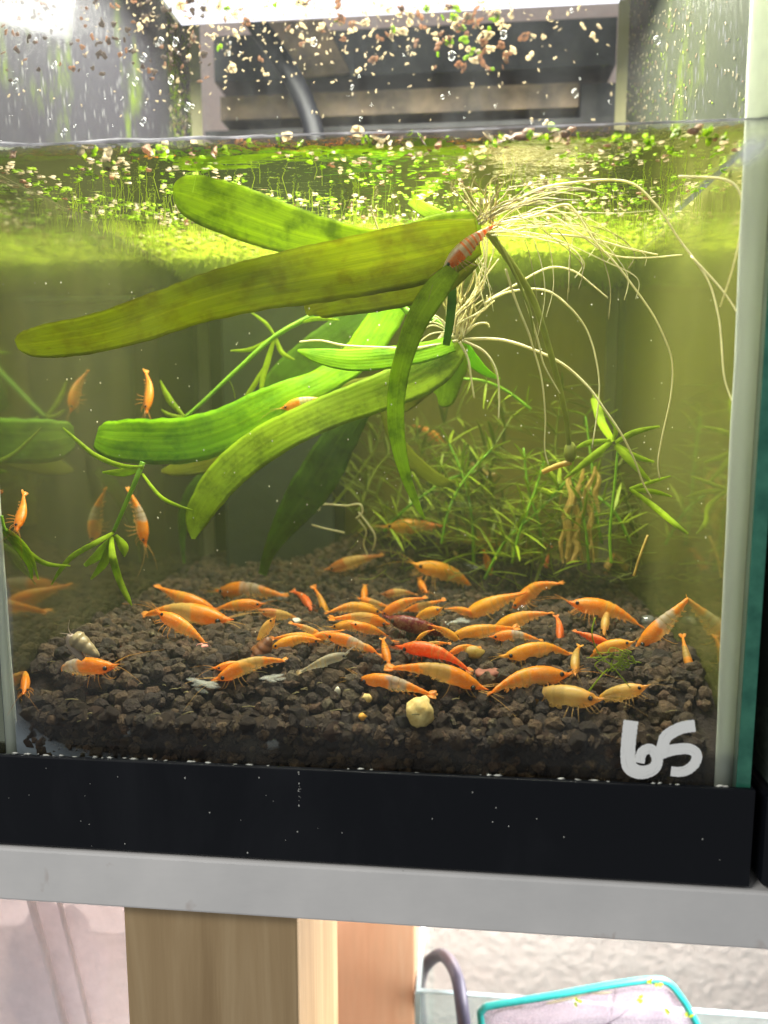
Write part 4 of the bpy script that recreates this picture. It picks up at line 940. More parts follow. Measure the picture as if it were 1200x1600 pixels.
for i in range(30):                                   # tangle fanning up and to the right of the crown
    a = R(random.uniform(12, 125)); ln = random.uniform(60, 120) if a > R(60) else random.uniform(90, 260); x, y, d = 757 + random.uniform(-12, 14), 346 + random.uniform(-8, 8), .05 + random.uniform(-.008, .008)
    d1 = random.uniform(.022, .05); q = [(x, y, d)]; n = 6; ph = random.uniform(0, 6.28); top = 640 - 415 * DIST / (DIST + d1) + random.uniform(4, 14)
    for k in range(1, n + 1):
        f = k / n; rise = math.sin(a) * ln * f * (1 - .55 * f * (a < R(60)))
        q.append((x + math.cos(a) * ln * f + 9 * math.sin(ph + k * 1.3) * f, max(top + 12 * (1 - f), y - rise + 7 * math.sin(ph * 2 + k) * f), d + (d1 - d) * f))
    root_(p1, q, random.uniform(.7, 1.4), random.choice(('root', 'brownroot', 'brownroot')))
for i in range(16):                                   # long fine roots drooping down the right side
    d = random.uniform(.035, .085); x0, y0 = 768 + random.uniform(-8, 8), 354 + random.uniform(-6, 14); ex = random.uniform(815, 1010); ey = random.uniform(380, 560); hx = x0 + (ex - x0) * random.uniform(.35, .7); top = max(640 - 415 * DIST / (DIST + d) + 8, random.uniform(290, 380))
    q = [(x0, y0, d), ((x0 + hx) / 2 + random.uniform(-6, 6), (y0 + top) / 2 + random.uniform(-12, 6), d), (hx, top, d), ((hx + ex) / 2 + random.uniform(0, 25), top + (ey - top) * random.uniform(.15, .35), d), (ex + random.uniform(-5, 12), top + (ey - top) * .65, d), (ex, ey, d)]
    root_(p1, q, random.uniform(.7, 1.2), random.choice(('root', 'root', 'brownroot')))
for i in range(10):                                   # short ones hanging straight down behind the crown
    x0 = 752 + random.uniform(-20, 22); d = .07; ey = random.uniform(410, 500)
    root_(p1, [(x0, 365, d), (x0 + random.uniform(-14, 14), 395, d), (x0 + random.uniform(-24, 18), ey, d)], random.uniform(1.0, 1.7), 'root')
p2 = empty('sword_plant', P(712, 532, .09), 'bright green sword plant with curling strap leaves floating below the olive leaved plant', 'plant')
leaf(p2, [(630,462,.12,30),(606,488,.118,50),(582,525,.114,52),(552,562,.11,46),(505,594,.105,44),(450,620,.10,54),(405,645,.096,66),(350,672,.092,72),(290,688,.09,74),(230,690,.088,74),(185,688,.087,68),(160,684,.086,54),(150,682,.086,34)], M['brightleaf'], roll=lambda t: .25 + .3 * math.sin(t * 6), seed=11, wav=.22, label='brightest wide leaf with a blunt end by the left glass')
leaf(p2, [(716,536,.09,34),(690,560,.088,58),(650,588,.086,64),(590,614,.085,58),(520,640,.084,54),(450,672,.083,56),(395,705,.082,58),(350,745,.081,56),(320,785,.08,48),(306,815,.08,36),(302,842,.08,6)], M['midleaf'], roll=lambda t: .5 - .3 * t, seed=12, label='long leaf arching down to a rounded tip')
leaf(p2, [(708,536,.086,26),(670,548,.085,30),(610,558,.084,34),(550,562,.083,34),(500,556,.082,24),(465,547,.082,4)], M['brightleaf'], roll=.5, seed=13)
leaf(p2, [(620,478,.14,40),(570,505,.14,66),(520,540,.14,70),(465,580,.14,66),(430,610,.14,50),(405,640,.14,16)], M['darkleaf'], roll=.3, seed=14)
leaf(p2, [(640,600,.12,30),(560,614,.12,46),(480,650,.12,54),(400,690,.12,56),(320,718,.12,44),(275,732,.12,24),(252,736,.12,5)], M['oldleaf'], roll=.35, seed=15)
leaf(p2, [(560,640,.13,40),(528,690,.13,56),(500,740,.132,66),(465,790,.135,56),(438,830,.138,36),(420,865,.14,20),(410,898,.142,14)], M['darkleaf'], roll=.2, seed=16, wav=.3, label='dark ragged leaf reaching down to the soil')
leaf(p2, [(716,536,.092,30),(706,570,.094,46),(696,600,.096,44),(692,622,.098,34),(686,632,.1,6)], M['midleaf'], roll=.5, seed=17)
leaf(p2, [(722,536,.095,16),(738,562,.1,20),(760,582,.104,12),(782,592,.108,3)], M['brightleaf'], seed=18)
leaf(p2, [(690,588,.1,20),(655,610,.102,30),(632,632,.104,22),(612,654,.106,4)], M['oldleaf'], seed=19, roll=.3)
leaf(p2, [(330,735,.17,16),(305,765,.17,26),(290,800,.172,22),(285,840,.175,10),(288,880,.178,4)], M['darkleaf'], seed=20)
leaf(p2, [(600,640,.15,14),(620,690,.15,22),(655,730,.15,24),(690,752,.15,18),(712,754,.15,5)], M['oldleaf'], seed=21)
leaf(p2, [(650,466,.11,26),(622,470,.112,24),(598,476,.114,10)], M['brightleaf'], seed=22)
root_(p2, [(628,478,.1),(650,496,.098),(680,500,.095),(706,520,.092)], 5, 'stem', 'runner', 8, .9)
for q in ([(722,530,.09),(790,532,.088),(868,562,.085),(915,600,.082),(945,640,.08),(972,680,.08),(992,720,.08),(1005,755,.08),(1018,778,.08)], [(716,532,.088),(650,544,.085),(600,543,.083),(540,540,.08),(500,532,.08),(468,534,.08)],
          [(722,532,.085),(755,548,.084),(774,575,.083),(780,612,.083),(779,655,.083)], [(718,534,.085),(731,560,.084),(736,590,.084),(741,622,.084)], [(700,512,.1),(660,560,.1),(640,580,.1)], [(720,528,.09),(742,508,.09),(760,505,.09),(765,512,.09)]):
    root_(p2, q, 2.3, 'root')
for i in range(34):                                   # beard of roots rising from the second crown
    x, y, d = 714 + random.uniform(-10, 12), 526 + random.uniform(-5, 5), .088 + random.uniform(-.008, .012); a = random.uniform(-1, 1)
    ex = 722 + a * 52 + random.uniform(-8, 8); ey = random.uniform(392, 470)
    bx = random.uniform(-14, 14)
    root_(p2, [(x, y, d), (x + (ex - x) * .3 + bx, y - (y - ey) * .35, d), (x + (ex - x) * .65 - bx * .5, y - (y - ey) * .7, d - .004), (ex + bx * .4, ey, d - .008)], random.uniform(1.2, 2.1), random.choice(('root', 'root', 'brownroot')))
for i in range(8):
    x, y, d = 706 + random.uniform(-6, 4), 520, .09; ex, ey = random.uniform(635, 690), random.uniform(470, 560)
    root_(p2, [(x, y, d), ((x+ex)/2, (y+ey)/2 - 14, d), (ex, ey, d)], 1.4, 'root')
lw = MB()                                             # loose pale root on the back slope
for q in ([(487,790,.14),(498,797,.14),(505,788,.14),(540,790,.14),(562,788,.14),(566,800,.14),(556,810,.14)], [(487,820,.14),(505,825,.14),(538,832,.14)], [(560,812,.14),(572,830,.142),(568,850,.144),(574,866,.146)], [(560,800,.14),(585,835,.142),(582,860,.144)]):
    lw.tube([P(*p) for p in spline(q, 6)], 1.6 * S(.14), 5)
tag(lw.build('loose_root', M['root']), 'loose pale curled root lying over the back slope', 'root')
# ---------------------------------------------------------------- stem plants
def thin_leaf(seed):
    m = MB(); vs = []; n = 9; cu = .12 + .1 * random.random()
    for i in range(n):
        t = i / (n - 1); wv = .040 * math.sin(math.pi * (.12 + .86 * t)) ** .7; z = -cu * t * t
        for k in (-1, 0, 1): vs.append((t, wv * k, z + .012 * (abs(k))))
    v2 = [(x, y, z - .010) for x, y, z in vs]; N = len(vs); fs = []
    for i in range(n - 1):
        for k in range(2): a = i*3+k; fs += [(a, a+3, a+4, a+1), (N+a+1, N+a+4, N+a+3, N+a)]
        fs += [(i*3, N+i*3, N+i*3+3, i*3+3), (i*3+2, i*3+5, N+i*3+5, N+i*3+2)]
    m.add(vs + v2, fs); return m
TL = {k: [thin_leaf(i).mesh('leaf', M[k]) for i in range(4)] for k in ('najas', 'najasdark')}
def stem_plant(path, label, lpx=55, step=42, per=3, mat='najas', rpx=2.4, group='stem plants in the thicket', droop=.3, extra=None):
    sp = [P(*p) for p in spline(path, 8)]; k = S(path[0][2]); rt = empty('stem_plant', sp[0], label, 'plant', group)
    MB().tube(sp, lambda t: rpx * k * (1 - .35 * t), 7).build('stem', M['stem'] if mat == 'najas' else M['najasdark'], rt)
    acc = step * k * .6
    for a, b in zip(sp, sp[1:]):
        acc += (b - a).length
        if acc > step * k:
            acc = random.uniform(-.25, .25) * step * k; t = (b - a).normalized(); ph = random.uniform(0, 6.28); o1 = t.orthogonal().normalized(); o2 = t.cross(o1)
            for j in range(per):
                an = ph + j * 6.283 / per + random.uniform(-.5, .5); d = (t * random.uniform(.1, .8) + o1 * math.cos(an) + o2 * math.sin(an) + V((0, 0, -droop * random.random()))).normalized()
                d.y *= .75; d.normalize(); l = lpx * k * random.uniform(.55, 1.15); zz = V((0, 0, 1)); zz = (zz - d * d.dot(zz)); zz = zz.normalized() if zz.length > .05 else d.orthogonal().normalized()
                put('leaf', random.choice(TL[mat]), rt, Matrix.Translation(b) @ Matrix((d, zz.cross(d), zz)).transposed().to_4x4() @ Matrix.Diagonal((l, l * random.uniform(.9, 1.4), l, 1)))
    for q in extra or (): leaf(rt, q, M['midleaf'] if mat == 'najas' else M['darkleaf'], fold=.3)
    return rt
stem_plant([(490,492,.13),(430,525,.128),(370,578,.125),(320,625,.122),(289,652,.12)], 'bright green stem plant slanting behind the big leaves to the upper left', 40, 400, 1, rpx=4.2, extra=[
 [(430,525,.128,4),(395,545,.128,7),(360,548,.128,2)], [(430,525,.128,4),(440,550,.127,8),(460,562,.126,2)], [(430,525,.128,5),(418,565,.126,9),(410,595,.124,8),(405,640,.122,2)], [(430,525,.128,3),(415,505,.128,6),(392,488,.128,2)],
 [(412,575,.126,4),(395,605,.124,8),(370,640,.122,2)], [(289,652,.12,4),(265,625,.12,11),(250,594,.12,2)], [(289,652,.12,4),(268,650,.118,8),(252,640,.118,2)], [(295,650,.118,4),(320,680,.112,6),(350,690,.11,5),(390,684,.108,2)], [(470,505,.13,3),(495,498,.12,7),(530,500,.12,2)]])
stem_plant([(223,722,.057),(213,748,.055),(195,790,.055),(178,830,.055)], 'bare stem with long drooping leaves hanging below the blunt ended bright leaf', 40, 400, 1, rpx=4.6, group='stem plants at the left', extra=[
 [(224,730,.055,5),(190,728,.055,8),(150,712,.055,8),(120,688,.055,6),(98,668,.055,2)], [(224,730,.055,4),(195,738,.055,14),(160,738,.055,3)], [(222,740,.055,4),(250,775,.045,6),(278,790,.040,5),(301,797,.040,2)],
 [(178,832,.055,5),(150,848,.045,9),(115,868,.042,9),(95,890,.040,7),(80,914,.040,2)], [(176,838,.055,6),(160,862,.055,18),(132,884,.055,6)], [(176,838,.055,6),(163,878,.055,14),(142,905,.055,3)], [(180,836,.055,6),(193,855,.055,16),(194,870,.055,2)], [(174,838,.055,6),(176,870,.042,12),(186,905,.046,11),(200,935,.045,8),(206,946,.045,2)]])
stem_plant([(2,806,.0055),(6,822,.006),(10,830,.0065)], 'tuft of narrow green leaves by the left corner seam', 30, 300, 1, rpx=3, group='stem plants at the left', extra=[
 [(4,824,.0065,5),(28,842,.010,8),(48,868,.013,7),(60,906,.014,2)], [(4,824,.0065,5),(36,855,.012,7),(70,880,.016,8),(110,884,.02,2)], [(4,830,.007,5),(25,850,.010,12),(45,880,.014,10),(50,905,.016,3)]])
bright = [(985,764,.10),(968,730,.10),(962,700,.10),(955,688,.10)]
stem_plant([(955,880,.10),(953,830,.10),(960,760,.10),(965,705,.10)], 'bright green stem with a star of pointed leaves right of the runner bud', 40, 400, 1, rpx=2.6, group='stem plants in the thicket', extra=[
 [(962,692,.10,6),(990,676,.098,9),(1031,666,.097,3)], [(962,694,.10,6),(990,712,.098,9),(1022,722,.097,3)], [(962,696,.10,8),(985,720,.096,12),(1016,752,.094,4)], [(955,690,.10,7),(925,715,.097,12),(882,748,.095,3)], [(955,688,.10,5),(920,692,.1,9),(900,700,.1,3)],
 [(958,688,.1,5),(962,668,.1,7),(942,640,.1,3)], [(984,764,.095,5),(1020,790,.09,9),(1050,815,.076,9),(1075,834,.07,3)], [(984,764,.095,5),(1015,754,.094,6),(1048,744,.093,2)], [(984,764,.095,4),(1020,768,.094,8),(1050,776,.094,2)], [(958,690,.1,8),(940,660,.12,13),(930,624,.13,14),(928,620,.13,3)]])
thick = [
 ([(757,905,.15),(790,845,.15),(845,795,.148),(895,740,.145)], 'long bright stem rising diagonally in front of the thicket', 'najas', 60),
 ([(740,880,.16),(736,800,.16),(722,740,.165),(700,690,.17)], 'upright leafy stem left of the thicket centre', 'najas', 62),
 ([(920,890,.14),(915,830,.14),(905,780,.145),(890,740,.15)], 'leafy stem in front of the tan dead stalks', 'najas', 66),
 ([(850,880,.15),(842,820,.15),(825,760,.155),(818,700,.16)], 'upright leafy stem in the middle of the thicket', 'najas', 64),
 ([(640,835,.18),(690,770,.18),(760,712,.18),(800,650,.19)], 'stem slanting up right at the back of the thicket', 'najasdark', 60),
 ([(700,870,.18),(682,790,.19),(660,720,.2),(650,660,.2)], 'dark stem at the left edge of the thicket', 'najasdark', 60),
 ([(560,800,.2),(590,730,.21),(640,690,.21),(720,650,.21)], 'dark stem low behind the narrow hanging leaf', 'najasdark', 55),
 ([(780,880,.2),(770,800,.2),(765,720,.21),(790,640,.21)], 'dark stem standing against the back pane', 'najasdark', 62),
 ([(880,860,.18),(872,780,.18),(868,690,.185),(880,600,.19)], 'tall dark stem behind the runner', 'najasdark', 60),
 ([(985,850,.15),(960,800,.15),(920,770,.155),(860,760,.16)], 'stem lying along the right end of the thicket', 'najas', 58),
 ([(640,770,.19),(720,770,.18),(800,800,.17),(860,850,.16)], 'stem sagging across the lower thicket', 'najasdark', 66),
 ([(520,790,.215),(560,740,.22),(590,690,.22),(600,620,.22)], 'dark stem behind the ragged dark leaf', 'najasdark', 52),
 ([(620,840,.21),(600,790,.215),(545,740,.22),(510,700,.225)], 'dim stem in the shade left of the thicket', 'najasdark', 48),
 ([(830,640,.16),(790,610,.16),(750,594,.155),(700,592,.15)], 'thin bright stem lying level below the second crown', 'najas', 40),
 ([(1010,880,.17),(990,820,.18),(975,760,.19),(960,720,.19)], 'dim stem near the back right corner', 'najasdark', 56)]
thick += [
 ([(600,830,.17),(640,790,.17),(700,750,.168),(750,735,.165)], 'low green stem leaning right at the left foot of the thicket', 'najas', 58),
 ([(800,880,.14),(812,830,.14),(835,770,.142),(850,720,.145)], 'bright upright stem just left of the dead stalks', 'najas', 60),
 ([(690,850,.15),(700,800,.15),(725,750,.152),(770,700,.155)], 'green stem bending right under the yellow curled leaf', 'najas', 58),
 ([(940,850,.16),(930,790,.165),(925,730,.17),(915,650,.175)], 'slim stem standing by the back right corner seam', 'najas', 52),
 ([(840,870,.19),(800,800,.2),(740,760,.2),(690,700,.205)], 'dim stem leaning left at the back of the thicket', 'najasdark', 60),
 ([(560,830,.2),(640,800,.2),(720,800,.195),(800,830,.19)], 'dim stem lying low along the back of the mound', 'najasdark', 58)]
for q, lb, mt, lp in thick:
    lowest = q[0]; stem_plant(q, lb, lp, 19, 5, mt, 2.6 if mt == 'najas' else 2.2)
fuzz = MB()
for i in range(260):
    x, y, d = random.uniform(560, 1000), random.uniform(770, 900), random.uniform(.12, .2); a = random.uniform(0, 3.14); l = random.uniform(20, 55)
    q = [(x, y, d), (x + math.cos(a) * l * .5, y + math.sin(a) * l * .4 + random.uniform(-8, 8), d), (x + math.cos(a) * l, y + math.sin(a) * l * .5, d)]
    fuzz.tube([P(*p) for p in spline(q, 3)], .55 * S(d), 3, False)
tag(fuzz.build('fine_plant_threads', M['najasdark']), 'fine tangled green threads at the foot of the thicket', kind='stuff')
al = empty('thread_algae', P(960, 1030, .02), 'yellow green thread algae tangled on the legs of a yellow shrimp', 'algae')
for i in range(16):
    x, y = 975 + random.uniform(-20, 14), 1025 + random.uniform(-16, 20); d = hit(965, 1040) - .009
    root_(al, [(x, y, d), (x + random.uniform(-30, 20), y + random.uniform(-15, 25), d), (x + random.uniform(-60, 30), y + random.uniform(-10, 50), d)], 1.2, 'najas', 'thread')
root_(al, [(930,965,.02),(925,990,.018),(935,1020,.017),(960,1045,.016),(985,1075,.016)], 1.3, 'najas', 'thread')
root_(al, [(920,1080,.016),(940,1055,.016),(950,1045,.016)], 1.4, 'najas', 'thread')
dl = empty('dead_stalks', P(900, 850, .17), 'tan dead plant stalks standing inside the thicket', 'dead plant')
for q in ([(884,872,.136,5),(890,838,.137,9),(884,806,.138,11),(893,776,.138,9),(888,750,.139,8),(898,736,.139,3)], [(906,868,.14,5),(898,838,.14,8),(904,810,.14,10),(897,782,.14,8),(908,752,.14,7),(912,730,.14,3)], [(922,872,.142,4),(918,838,.142,9),(924,806,.142,8),(914,776,.142,9),(926,746,.142,6),(930,728,.142,2)],
          [(894,876,.136,6),(903,858,.136,10),(898,842,.136,7),(906,826,.136,3)], [(936,800,.145,4),(930,772,.145,8),(936,750,.145,7),(930,732,.145,2)], [(880,880,.135,3),(876,850,.135,7),(882,826,.135,5),(878,806,.135,2)], [(725,720,.2,4),(745,730,.2,7),(760,742,.2,9),(776,740,.2,3)]):
    leaf(dl, q, M['tan'], 'stalk', .5, wav=.9, seed=q[0][0])
for k in range(12):
    x = 898 + random.uniform(-18, 26); q = [(x + random.uniform(-8, 8), 880, .14)] + [(x + random.uniform(-7, 7), 880 - 30 * n_, .14) for n_ in range(1, random.randint(3, 5))]
    root_(dl, q, random.uniform(1.0, 2.0), 'tan', 'strand', 5, .5)
tag(MB().tube([P(*p) for p in spline([(990,900,.09),(1000,868,.09),(1012,836,.092)], 5)], 1.8 * S(.09), 5).build('twig', M['tan']), 'thin tan twig leaning between the two pale shrimps on the mound', 'twig')
# ---------------------------------------------------------------- floating plants
def disc(m, cx, cy, r, tz, n=8, th=.05):
    sx, sy = random.uniform(.85, 1.1), random.uniform(.62, .85); a0 = random.uniform(0, 3.14); ca, sa = math.cos(a0), math.sin(a0); ri = []
    for i in range(n):
        x, y = math.cos(2*math.pi*i/n) * sx * r, math.sin(2*math.pi*i/n) * sy * r; ri.append((cx + x * ca - y * sa, cy + x * sa + y * ca, tz + .06 * math.sin(a0 + i) * r))
    return m.add(ri + [(x, y, z - th) for x, y, z in ri] + [(cx, cy, tz + .09 * r), (cx, cy, tz - th - .10 * r)], [(i, (i+1) % n, 2*n) for i in range(n)] + [(n + (i+1) % n, n + i, 2*n+1) for i in range(n)] + [(i, n + i, n + (i+1) % n, (i+1) % n) for i in range(n)])
def frond(seed):
    """two to four flat lobes joined at one end"""
    m = MB(); k = 2 + seed % 3; a = random.uniform(0, 6.28)
    for i in range(k):
        r = random.uniform(.5, .72); an = a + i * 6.283 / k + random.uniform(-.4, .4); disc(m, math.cos(an) * r * .7, math.sin(an) * r * .7, r, .05 * i)
    return m
FR = {k: [frond(i).mesh('duckweed_frond', M[k]) for i in range(6)] for k in ('duck', 'duckpale', 'duckpink', 'speckbrown')}
FL = {'duck': ('small green duckweed frond floating along the front waterline', 'green duckweed along the waterline'), 'duckpale': ('small cream duckweed frond floating along the front waterline', 'cream duckweed along the waterline'), 'duckpink': ('small brownish pink duckweed frond floating along the front waterline', 'brownish duckweed along the waterline')}
def tilt(mx): return Matrix.Rotation(random.uniform(-mx, mx), 4, 'X') @ Matrix.Rotation(random.uniform(-mx, mx), 4, 'Y') @ Matrix.Rotation(random.uniform(0, 6.28), 4, 'Z')
for i in range(175):
    u = random.random()
    x = random.uniform(430, 880) if u < .62 else random.uniform(120, 430) if u < .8 else random.uniform(0, 1140)
    wl = 243 - x * .0345; thickc = max(0, 1 - abs(x - 540) / 400)
    y = .006 + random.random() ** 2 * .03; mt = random.choices(('duck', 'duckpale', 'duckpink'), (5, 4 if x < 900 else 1, 3))[0]
    c = P(x, wl, y); r = random.uniform(.0013, .0027); c.z = ZW + (random.uniform(.000, .0045) * thickc if y < .014 else 0) + .0006
    o = put('duckweed_frond', random.choice(FR[mt]), None, Matrix.Translation((min(W - .01, max(.009, c.x)), y, c.z)) @ tilt(1.0 if y < .014 else .25) @ Matrix.Diagonal((r, r, r, 1))); tag(o, FL[mt][0], 'duckweed', FL[mt][1])
# larger single fronds by the front pane
for (x, y, r, mt, lb) in ((888, 207, 13, 'duckpink', 'largest round brownish frond by the front glass at the right of the clump'), (853, 192, 7, 'duckpale', 'tiny white frond sticking up from the floating clump'), (866, 201, 11, 'duck', 'green lobed frond next to the largest round brownish one'), (820, 210, 16, 'duckpink', 'wide brownish frond left of the green lobed one'), (168, 244, 13, 'duckpale', 'pale round frond hanging at the waterline on the left'), (1088, 203, 12, 'duckpink', 'translucent brown frond on the front glass near the right end of the waterline'), (130, 234, 14, 'duckpale', 'cream frond cluster on the thin waterline near the left'), (255, 230, 15, 'duckpale', 'cream frond on the waterline under the algae streak')):
    k = S(.005) * r; tag(put('duckweed_frond', FR[mt][0], None, Matrix.Translation(P(x, y, .0075)) @ Matrix.Rotation(1.2, 4, 'X') @ Matrix.Diagonal((k, k, k, 1))), lb, 'duckweed')
def stuff_fronds(name, n, kinds, f, label):
    for mt, nn in kinds:
        mm = MB()
        for i in range(int(n * nn)):
            t = f(); 
            if t is None: continue
            mtx = t; fm = random.choice(FRB); mm.add([mtx @ V(v) for v in fm.v], fm.f)
        tag(mm.build(name, M[mt]), label, kind='stuff')
def frond6():
    m = MB()
    for i in range(2): r = random.uniform(.5, .75); an = 3 * i + random.random(); disc(m, math.cos(an) * r * .6, math.sin(an) * r * .6, r, .05 * i, 6)
    return m
FRB = [frond6() for _ in range(6)]
def onsurf():
    x, y = random.uniform(.007, W - .007), .008 + random.random() ** .8 * (D - .016)
    if noise.noise(V((x * 30, y * 30, 3))) < -.25 + .15 * (1 - ss(.03, .10, y)): return None
    r = random.uniform(.0011, .0024)
    return Matrix.Translation((x, y, ZW + random.uniform(-.0006, .0004))) @ tilt(.28) @ Matrix.Diagonal((r, r, r, 1))
stuff_fronds('duckweed_mat', 5600, (('duck', .58), ('duckpale', .30), ('duckpink', .12)), onsurf, 'mat of duckweed floating over the whole surface')
hair = MB()
for i in range(1600):
    x, y = random.uniform(.007, W - .007), .02 + random.random() ** .55 * (D - .03); l = random.uniform(.003, .011); j = random.uniform(-.0012, .0012)
    hair.tube([(x, y, ZW), (x + j, y, ZW - l * .5), (x + j * 1.6, y + j, ZW - l)], .00012, 3, False)
tag(hair.build('duckweed_roots', M['algae']), 'short hair roots hanging under the duckweed', kind='stuff')
vs = []; fs = []; al_ = []; nx, ny = 70, 50
for j in range(ny + 1):
    for i in range(nx + 1):
        x = .0062 + (W - .0124) * i / nx; y = .085 + (D - .005 - .085) * j / ny; q = noise.noise(V((x * 38, y * 38, 8))) * .5 + noise.noise(V((x * 110, y * 110, 2))) * .35
        vs.append((x, y, ZW - .0014 - .0012 * abs(q))); al_.append(max(0, min(1, ss(0, .5, j / ny) * 1.1 - .2 + q * .7)))
for j in range(ny):
    for i in range(nx): q = j * (nx + 1) + i; fs.append((q, q + 1, q + nx + 2, q + nx + 1))
g = G('algae_film'); fa = g.n('Attribute', {'attribute_name': 'thick'}).outputs['Fac']; fn = g.noise(220, 4, .7, g.obj((1, .6, 1))).outputs['Fac']
ac = g.ramp(fn, [(.3, lin(100, 120, 14)), (.7, lin(156, 166, 50))])
fa = g.math('MULTIPLY', fa, g.ramp(fn, [(.3, (.55, .55, .55, 1)), (.6, g2)]))
me = MB().add(vs, fs).mesh('algae_film', g.end(g.msh(fa, g.n('BsdfTransparent').outputs[0], g.msh(.6, g.n('BsdfDiffuse', Color=ac).outputs[0], g.n('BsdfTranslucent', Color=ac).outputs[0]))))
at = me.attributes.new('thick', 'FLOAT', 'POINT'); at.data.foreach_set('value', al_); tag(put('algae_film', me), 'soft lime green film of algae under the back half of the surface', kind='stuff')
hair = MB()
def mat_hair(x, y, l, lean):
    q = [(x, y, ZW + .001), (x + random.uniform(-.001, .001), y + lean * .3, ZW - l * .5), (x + random.uniform(-.002, .002), y + lean, ZW - l)]; hair.tube(q, .00026, 3, False)
for i in range(7500):
    x = random.uniform(.006, W - .006); q_ = random.random() ** 1.5; l = (.010 * (.5 + .5 * noise.noise(V((x * 40, 0, 0)))) + random.uniform(.001, .010)) * (1 - .75 * q_); mat_hair(x, D - .0048 - q_ * .07, l, -.002)
tag(hair.build('algae_fringe', M['algae']), 'bright yellow green fringe of hair algae along the back waterline', kind='stuff')
# scraps stuck to the glass above the water
GL = {'duckpale': ('cream duckweed scrap stuck to the front glass above the waterline', 'cream scraps on the upper glass'), 'duckpink': ('pinkish brown duckweed scrap stuck to the front glass above the waterline', 'brown scraps on the upper glass'), 'duck': ('green duckweed scrap stuck to the front glass above the waterline', 'green scraps on the upper glass'), 'speckbrown': ('small dark brown speck stuck to the upper left front glass', 'dark specks on the upper left glass')}
spots = []
for i in range(120): spots.append((random.uniform(0, 330), random.random() ** 1.3 * 125, random.uniform(3, 7), random.choice(('speckbrown', 'speckbrown', 'duckpink'))))
for i in range(95): spots.append((random.gauss(390, 90) if i % 2 else random.gauss(640, 80), abs(random.gauss(30, 45)), random.uniform(4, 10), random.choices(('duckpale', 'duckpink', 'duck'), (6, 4, 1))[0]))
for i in range(50): spots.append((random.gauss(735, 35) + i % 3 * 6, random.uniform(20, 112), random.uniform(4.5, 9.5), random.choices(('duckpale', 'duckpink', 'duck'), (7, 3, 2))[0]))
for i in range(20): spots.append((random.uniform(520, 940), random.uniform(0, 60), random.uniform(4, 7), 'duckpale'))
for (x, y, r, mt) in spots:
    if not (0 <= x <= 1150) or y > 175: continue
    k = S(.0048) * r; a = random.uniform(.3, 1.2) * random.choice((-1, 1)) if mt == 'speckbrown' else random.uniform(0, 3.1)
    tag(put('duckweed_scrap', random.choice(FR[mt]), None, Matrix.Translation(P(x, y, .0046 + k * .2)) @ Matrix.Rotation(a, 4, 'Y') @ Matrix.Rotation(1.57 + random.uniform(-.25, .25), 4, 'X') @ Matrix.Diagonal((k * random.uniform(.7, 1.2), k * random.uniform(.4, 1.0), k * .45, 1))), GL[mt][0], 'duckweed scrap', GL[mt][1])
fk = MB()
for i in range(520):
    x, y = (random.gauss(400, 110), abs(random.gauss(40, 50))) if i % 3 else (random.uniform(0, 960), random.uniform(0, 190))
    if i % 4 == 0: x, y = random.gauss(660, 130), abs(random.gauss(20, 45))
    if not 0 < x < 1150 or y > 200: continue
    r = S(.0048) * random.uniform(1.4, 4.2); fm = random.choice(FRB); mt = Matrix.Translation(P(x, y, .0045)) @ Matrix.Rotation(random.uniform(0, 3.1), 4, 'Y') @ Matrix.Rotation(1.57, 4, 'X') @ Matrix.Diagonal((r, r * random.uniform(.4, .9), r * .3, 1))
    fk.add([mt @ V(v) for v in fm.v], fm.f)
tag(fk.build('glass_flecks', M['duckpale']), 'small pale flat flecks scattered over the front glass above the water', kind='stuff')
dp = MB(); bm = bmesh.new(); bmesh.ops.create_icosphere(bm, subdivisions=2, radius=1); dv = [v.co.copy() for v in bm.verts]; df = [tuple(v.index for v in f.verts) for f in bm.faces]; bm.free()
for i in range(80):
    x, y = (random.uniform(0, 330), random.uniform(60, 225)) if i % 2 else (random.uniform(330, 1130), random.uniform(0, 200)); r = S(.0048) * random.choice((.9, 1.1, 1.4, 1.8, 2.4, 5)); c_ = P(x, y, .0042)
    dp.add([c_ + V((v.x * r, v.y * r * .45, v.z * r * random.uniform(1, 1.02) * 1.25)) for v in dv], df)
g = G('water_drop'); fr_ = g.n('LayerWeight', Blend=.35).outputs['Facing']
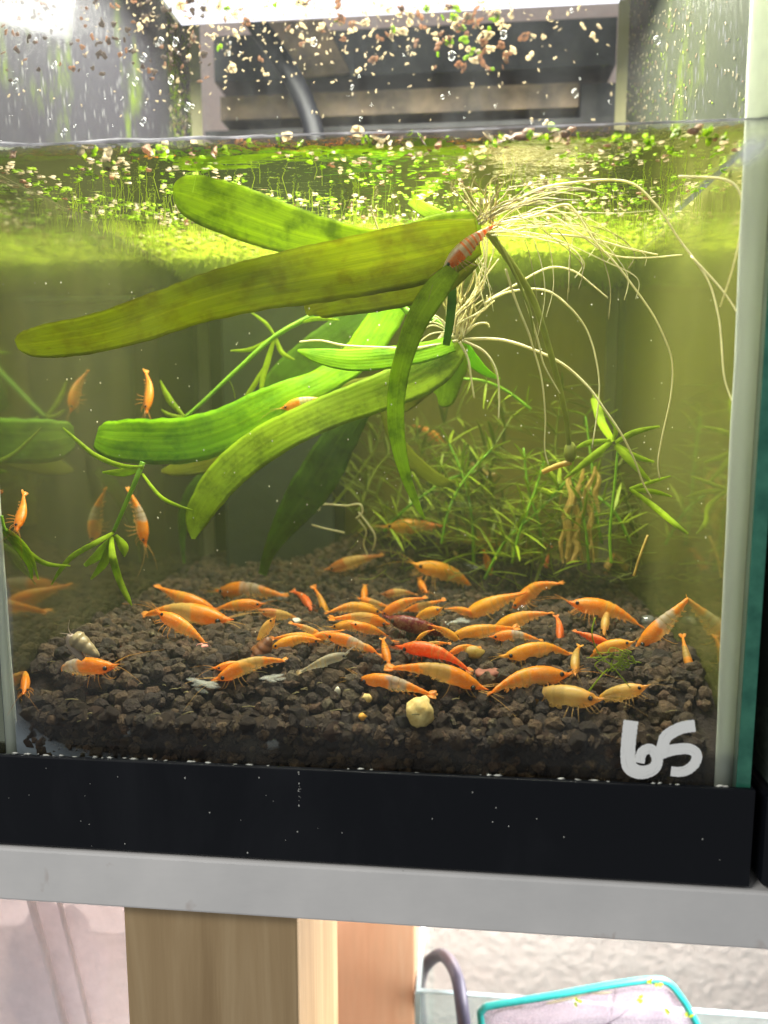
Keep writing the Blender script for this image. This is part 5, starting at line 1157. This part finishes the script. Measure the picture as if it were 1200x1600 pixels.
tag(dp.build('water_drops', g.end(g.msh(g.math('ADD', g.math('MULTIPLY', fr_, .35), .06), g.n('BsdfTransparent').outputs[0], g.n('BsdfGlossy', Roughness=.08).outputs[0]))), 'water droplets on the inside of the front glass above the waterline', kind='stuff')
mm = {k: MB() for k in ('duckpink', 'duckpale', 'duck')}
for i in range(1500):                                  # crust on the right glass above the water
    y = random.uniform(.02, D - .01); f = (y - .02) / (D - .03); z = ZW + .004 + (random.random() ** 1.2) * .16
    if random.random() > .15 + f: continue
    k = random.uniform(.0006, .0016); fm = random.choice(FRB); mt = Matrix.Translation((W - .0056, y, z)) @ Matrix.Rotation(1.57, 4, 'Y') @ Matrix.Rotation(random.uniform(0, 6), 4, 'Z') @ Matrix.Diagonal((k, k * .6, k, 1)); b = random.choices(('duckpink', 'duckpale', 'duck'), (3, 5, 2))[0]
    mm[b].add([mt @ V(v) for v in fm.v], fm.f)
for i in range(900):                                   # algae and crust in the back left corner
    k = random.uniform(.0007, .002); z = ZW + .05 + random.random() * .14; s = random.random() ** 1.5 * .045; fm = random.choice(FRB)
    mt = Matrix.Translation((.0056, D - .006 - s, z)) @ Matrix.Rotation(1.57, 4, 'Y') @ Matrix.Rotation(random.uniform(0, 6), 4, 'Z') @ Matrix.Diagonal((k * 1.5, k * .6, k, 1))
    mm[random.choices(('duckpink', 'duckpale', 'duck'), (2, 2, 6))[0]].add([mt @ V(v) for v in fm.v], fm.f)
for k_, m_ in mm.items(): tag(m_.build('glass_crust', M[k_]), 'crust of dried duckweed and algae on the inside of the glass', kind='stuff')
# fine particles drifting in the water
mm = MB()
for i in range(200):
    x, y, d = random.uniform(20, 1120), random.uniform(430, 1000), random.uniform(.01, .12); c = P(x, y, d); r = random.uniform(.00015, .0004)
    if d > .08 and y > 820: continue
    mm.add([c + V((r, 0, 0)), c - V((r, 0, 0)), c + V((0, r, 0)), c - V((0, r, 0)), c + V((0, 0, r * 1.4)), c - V((0, 0, r * 1.4))], [(0,2,4),(2,1,4),(1,3,4),(3,0,4),(2,0,5),(1,2,5),(3,1,5),(0,3,5)])
tag(mm.build('drifting_specks', PWH), 'fine pale specks drifting in the water', kind='stuff')
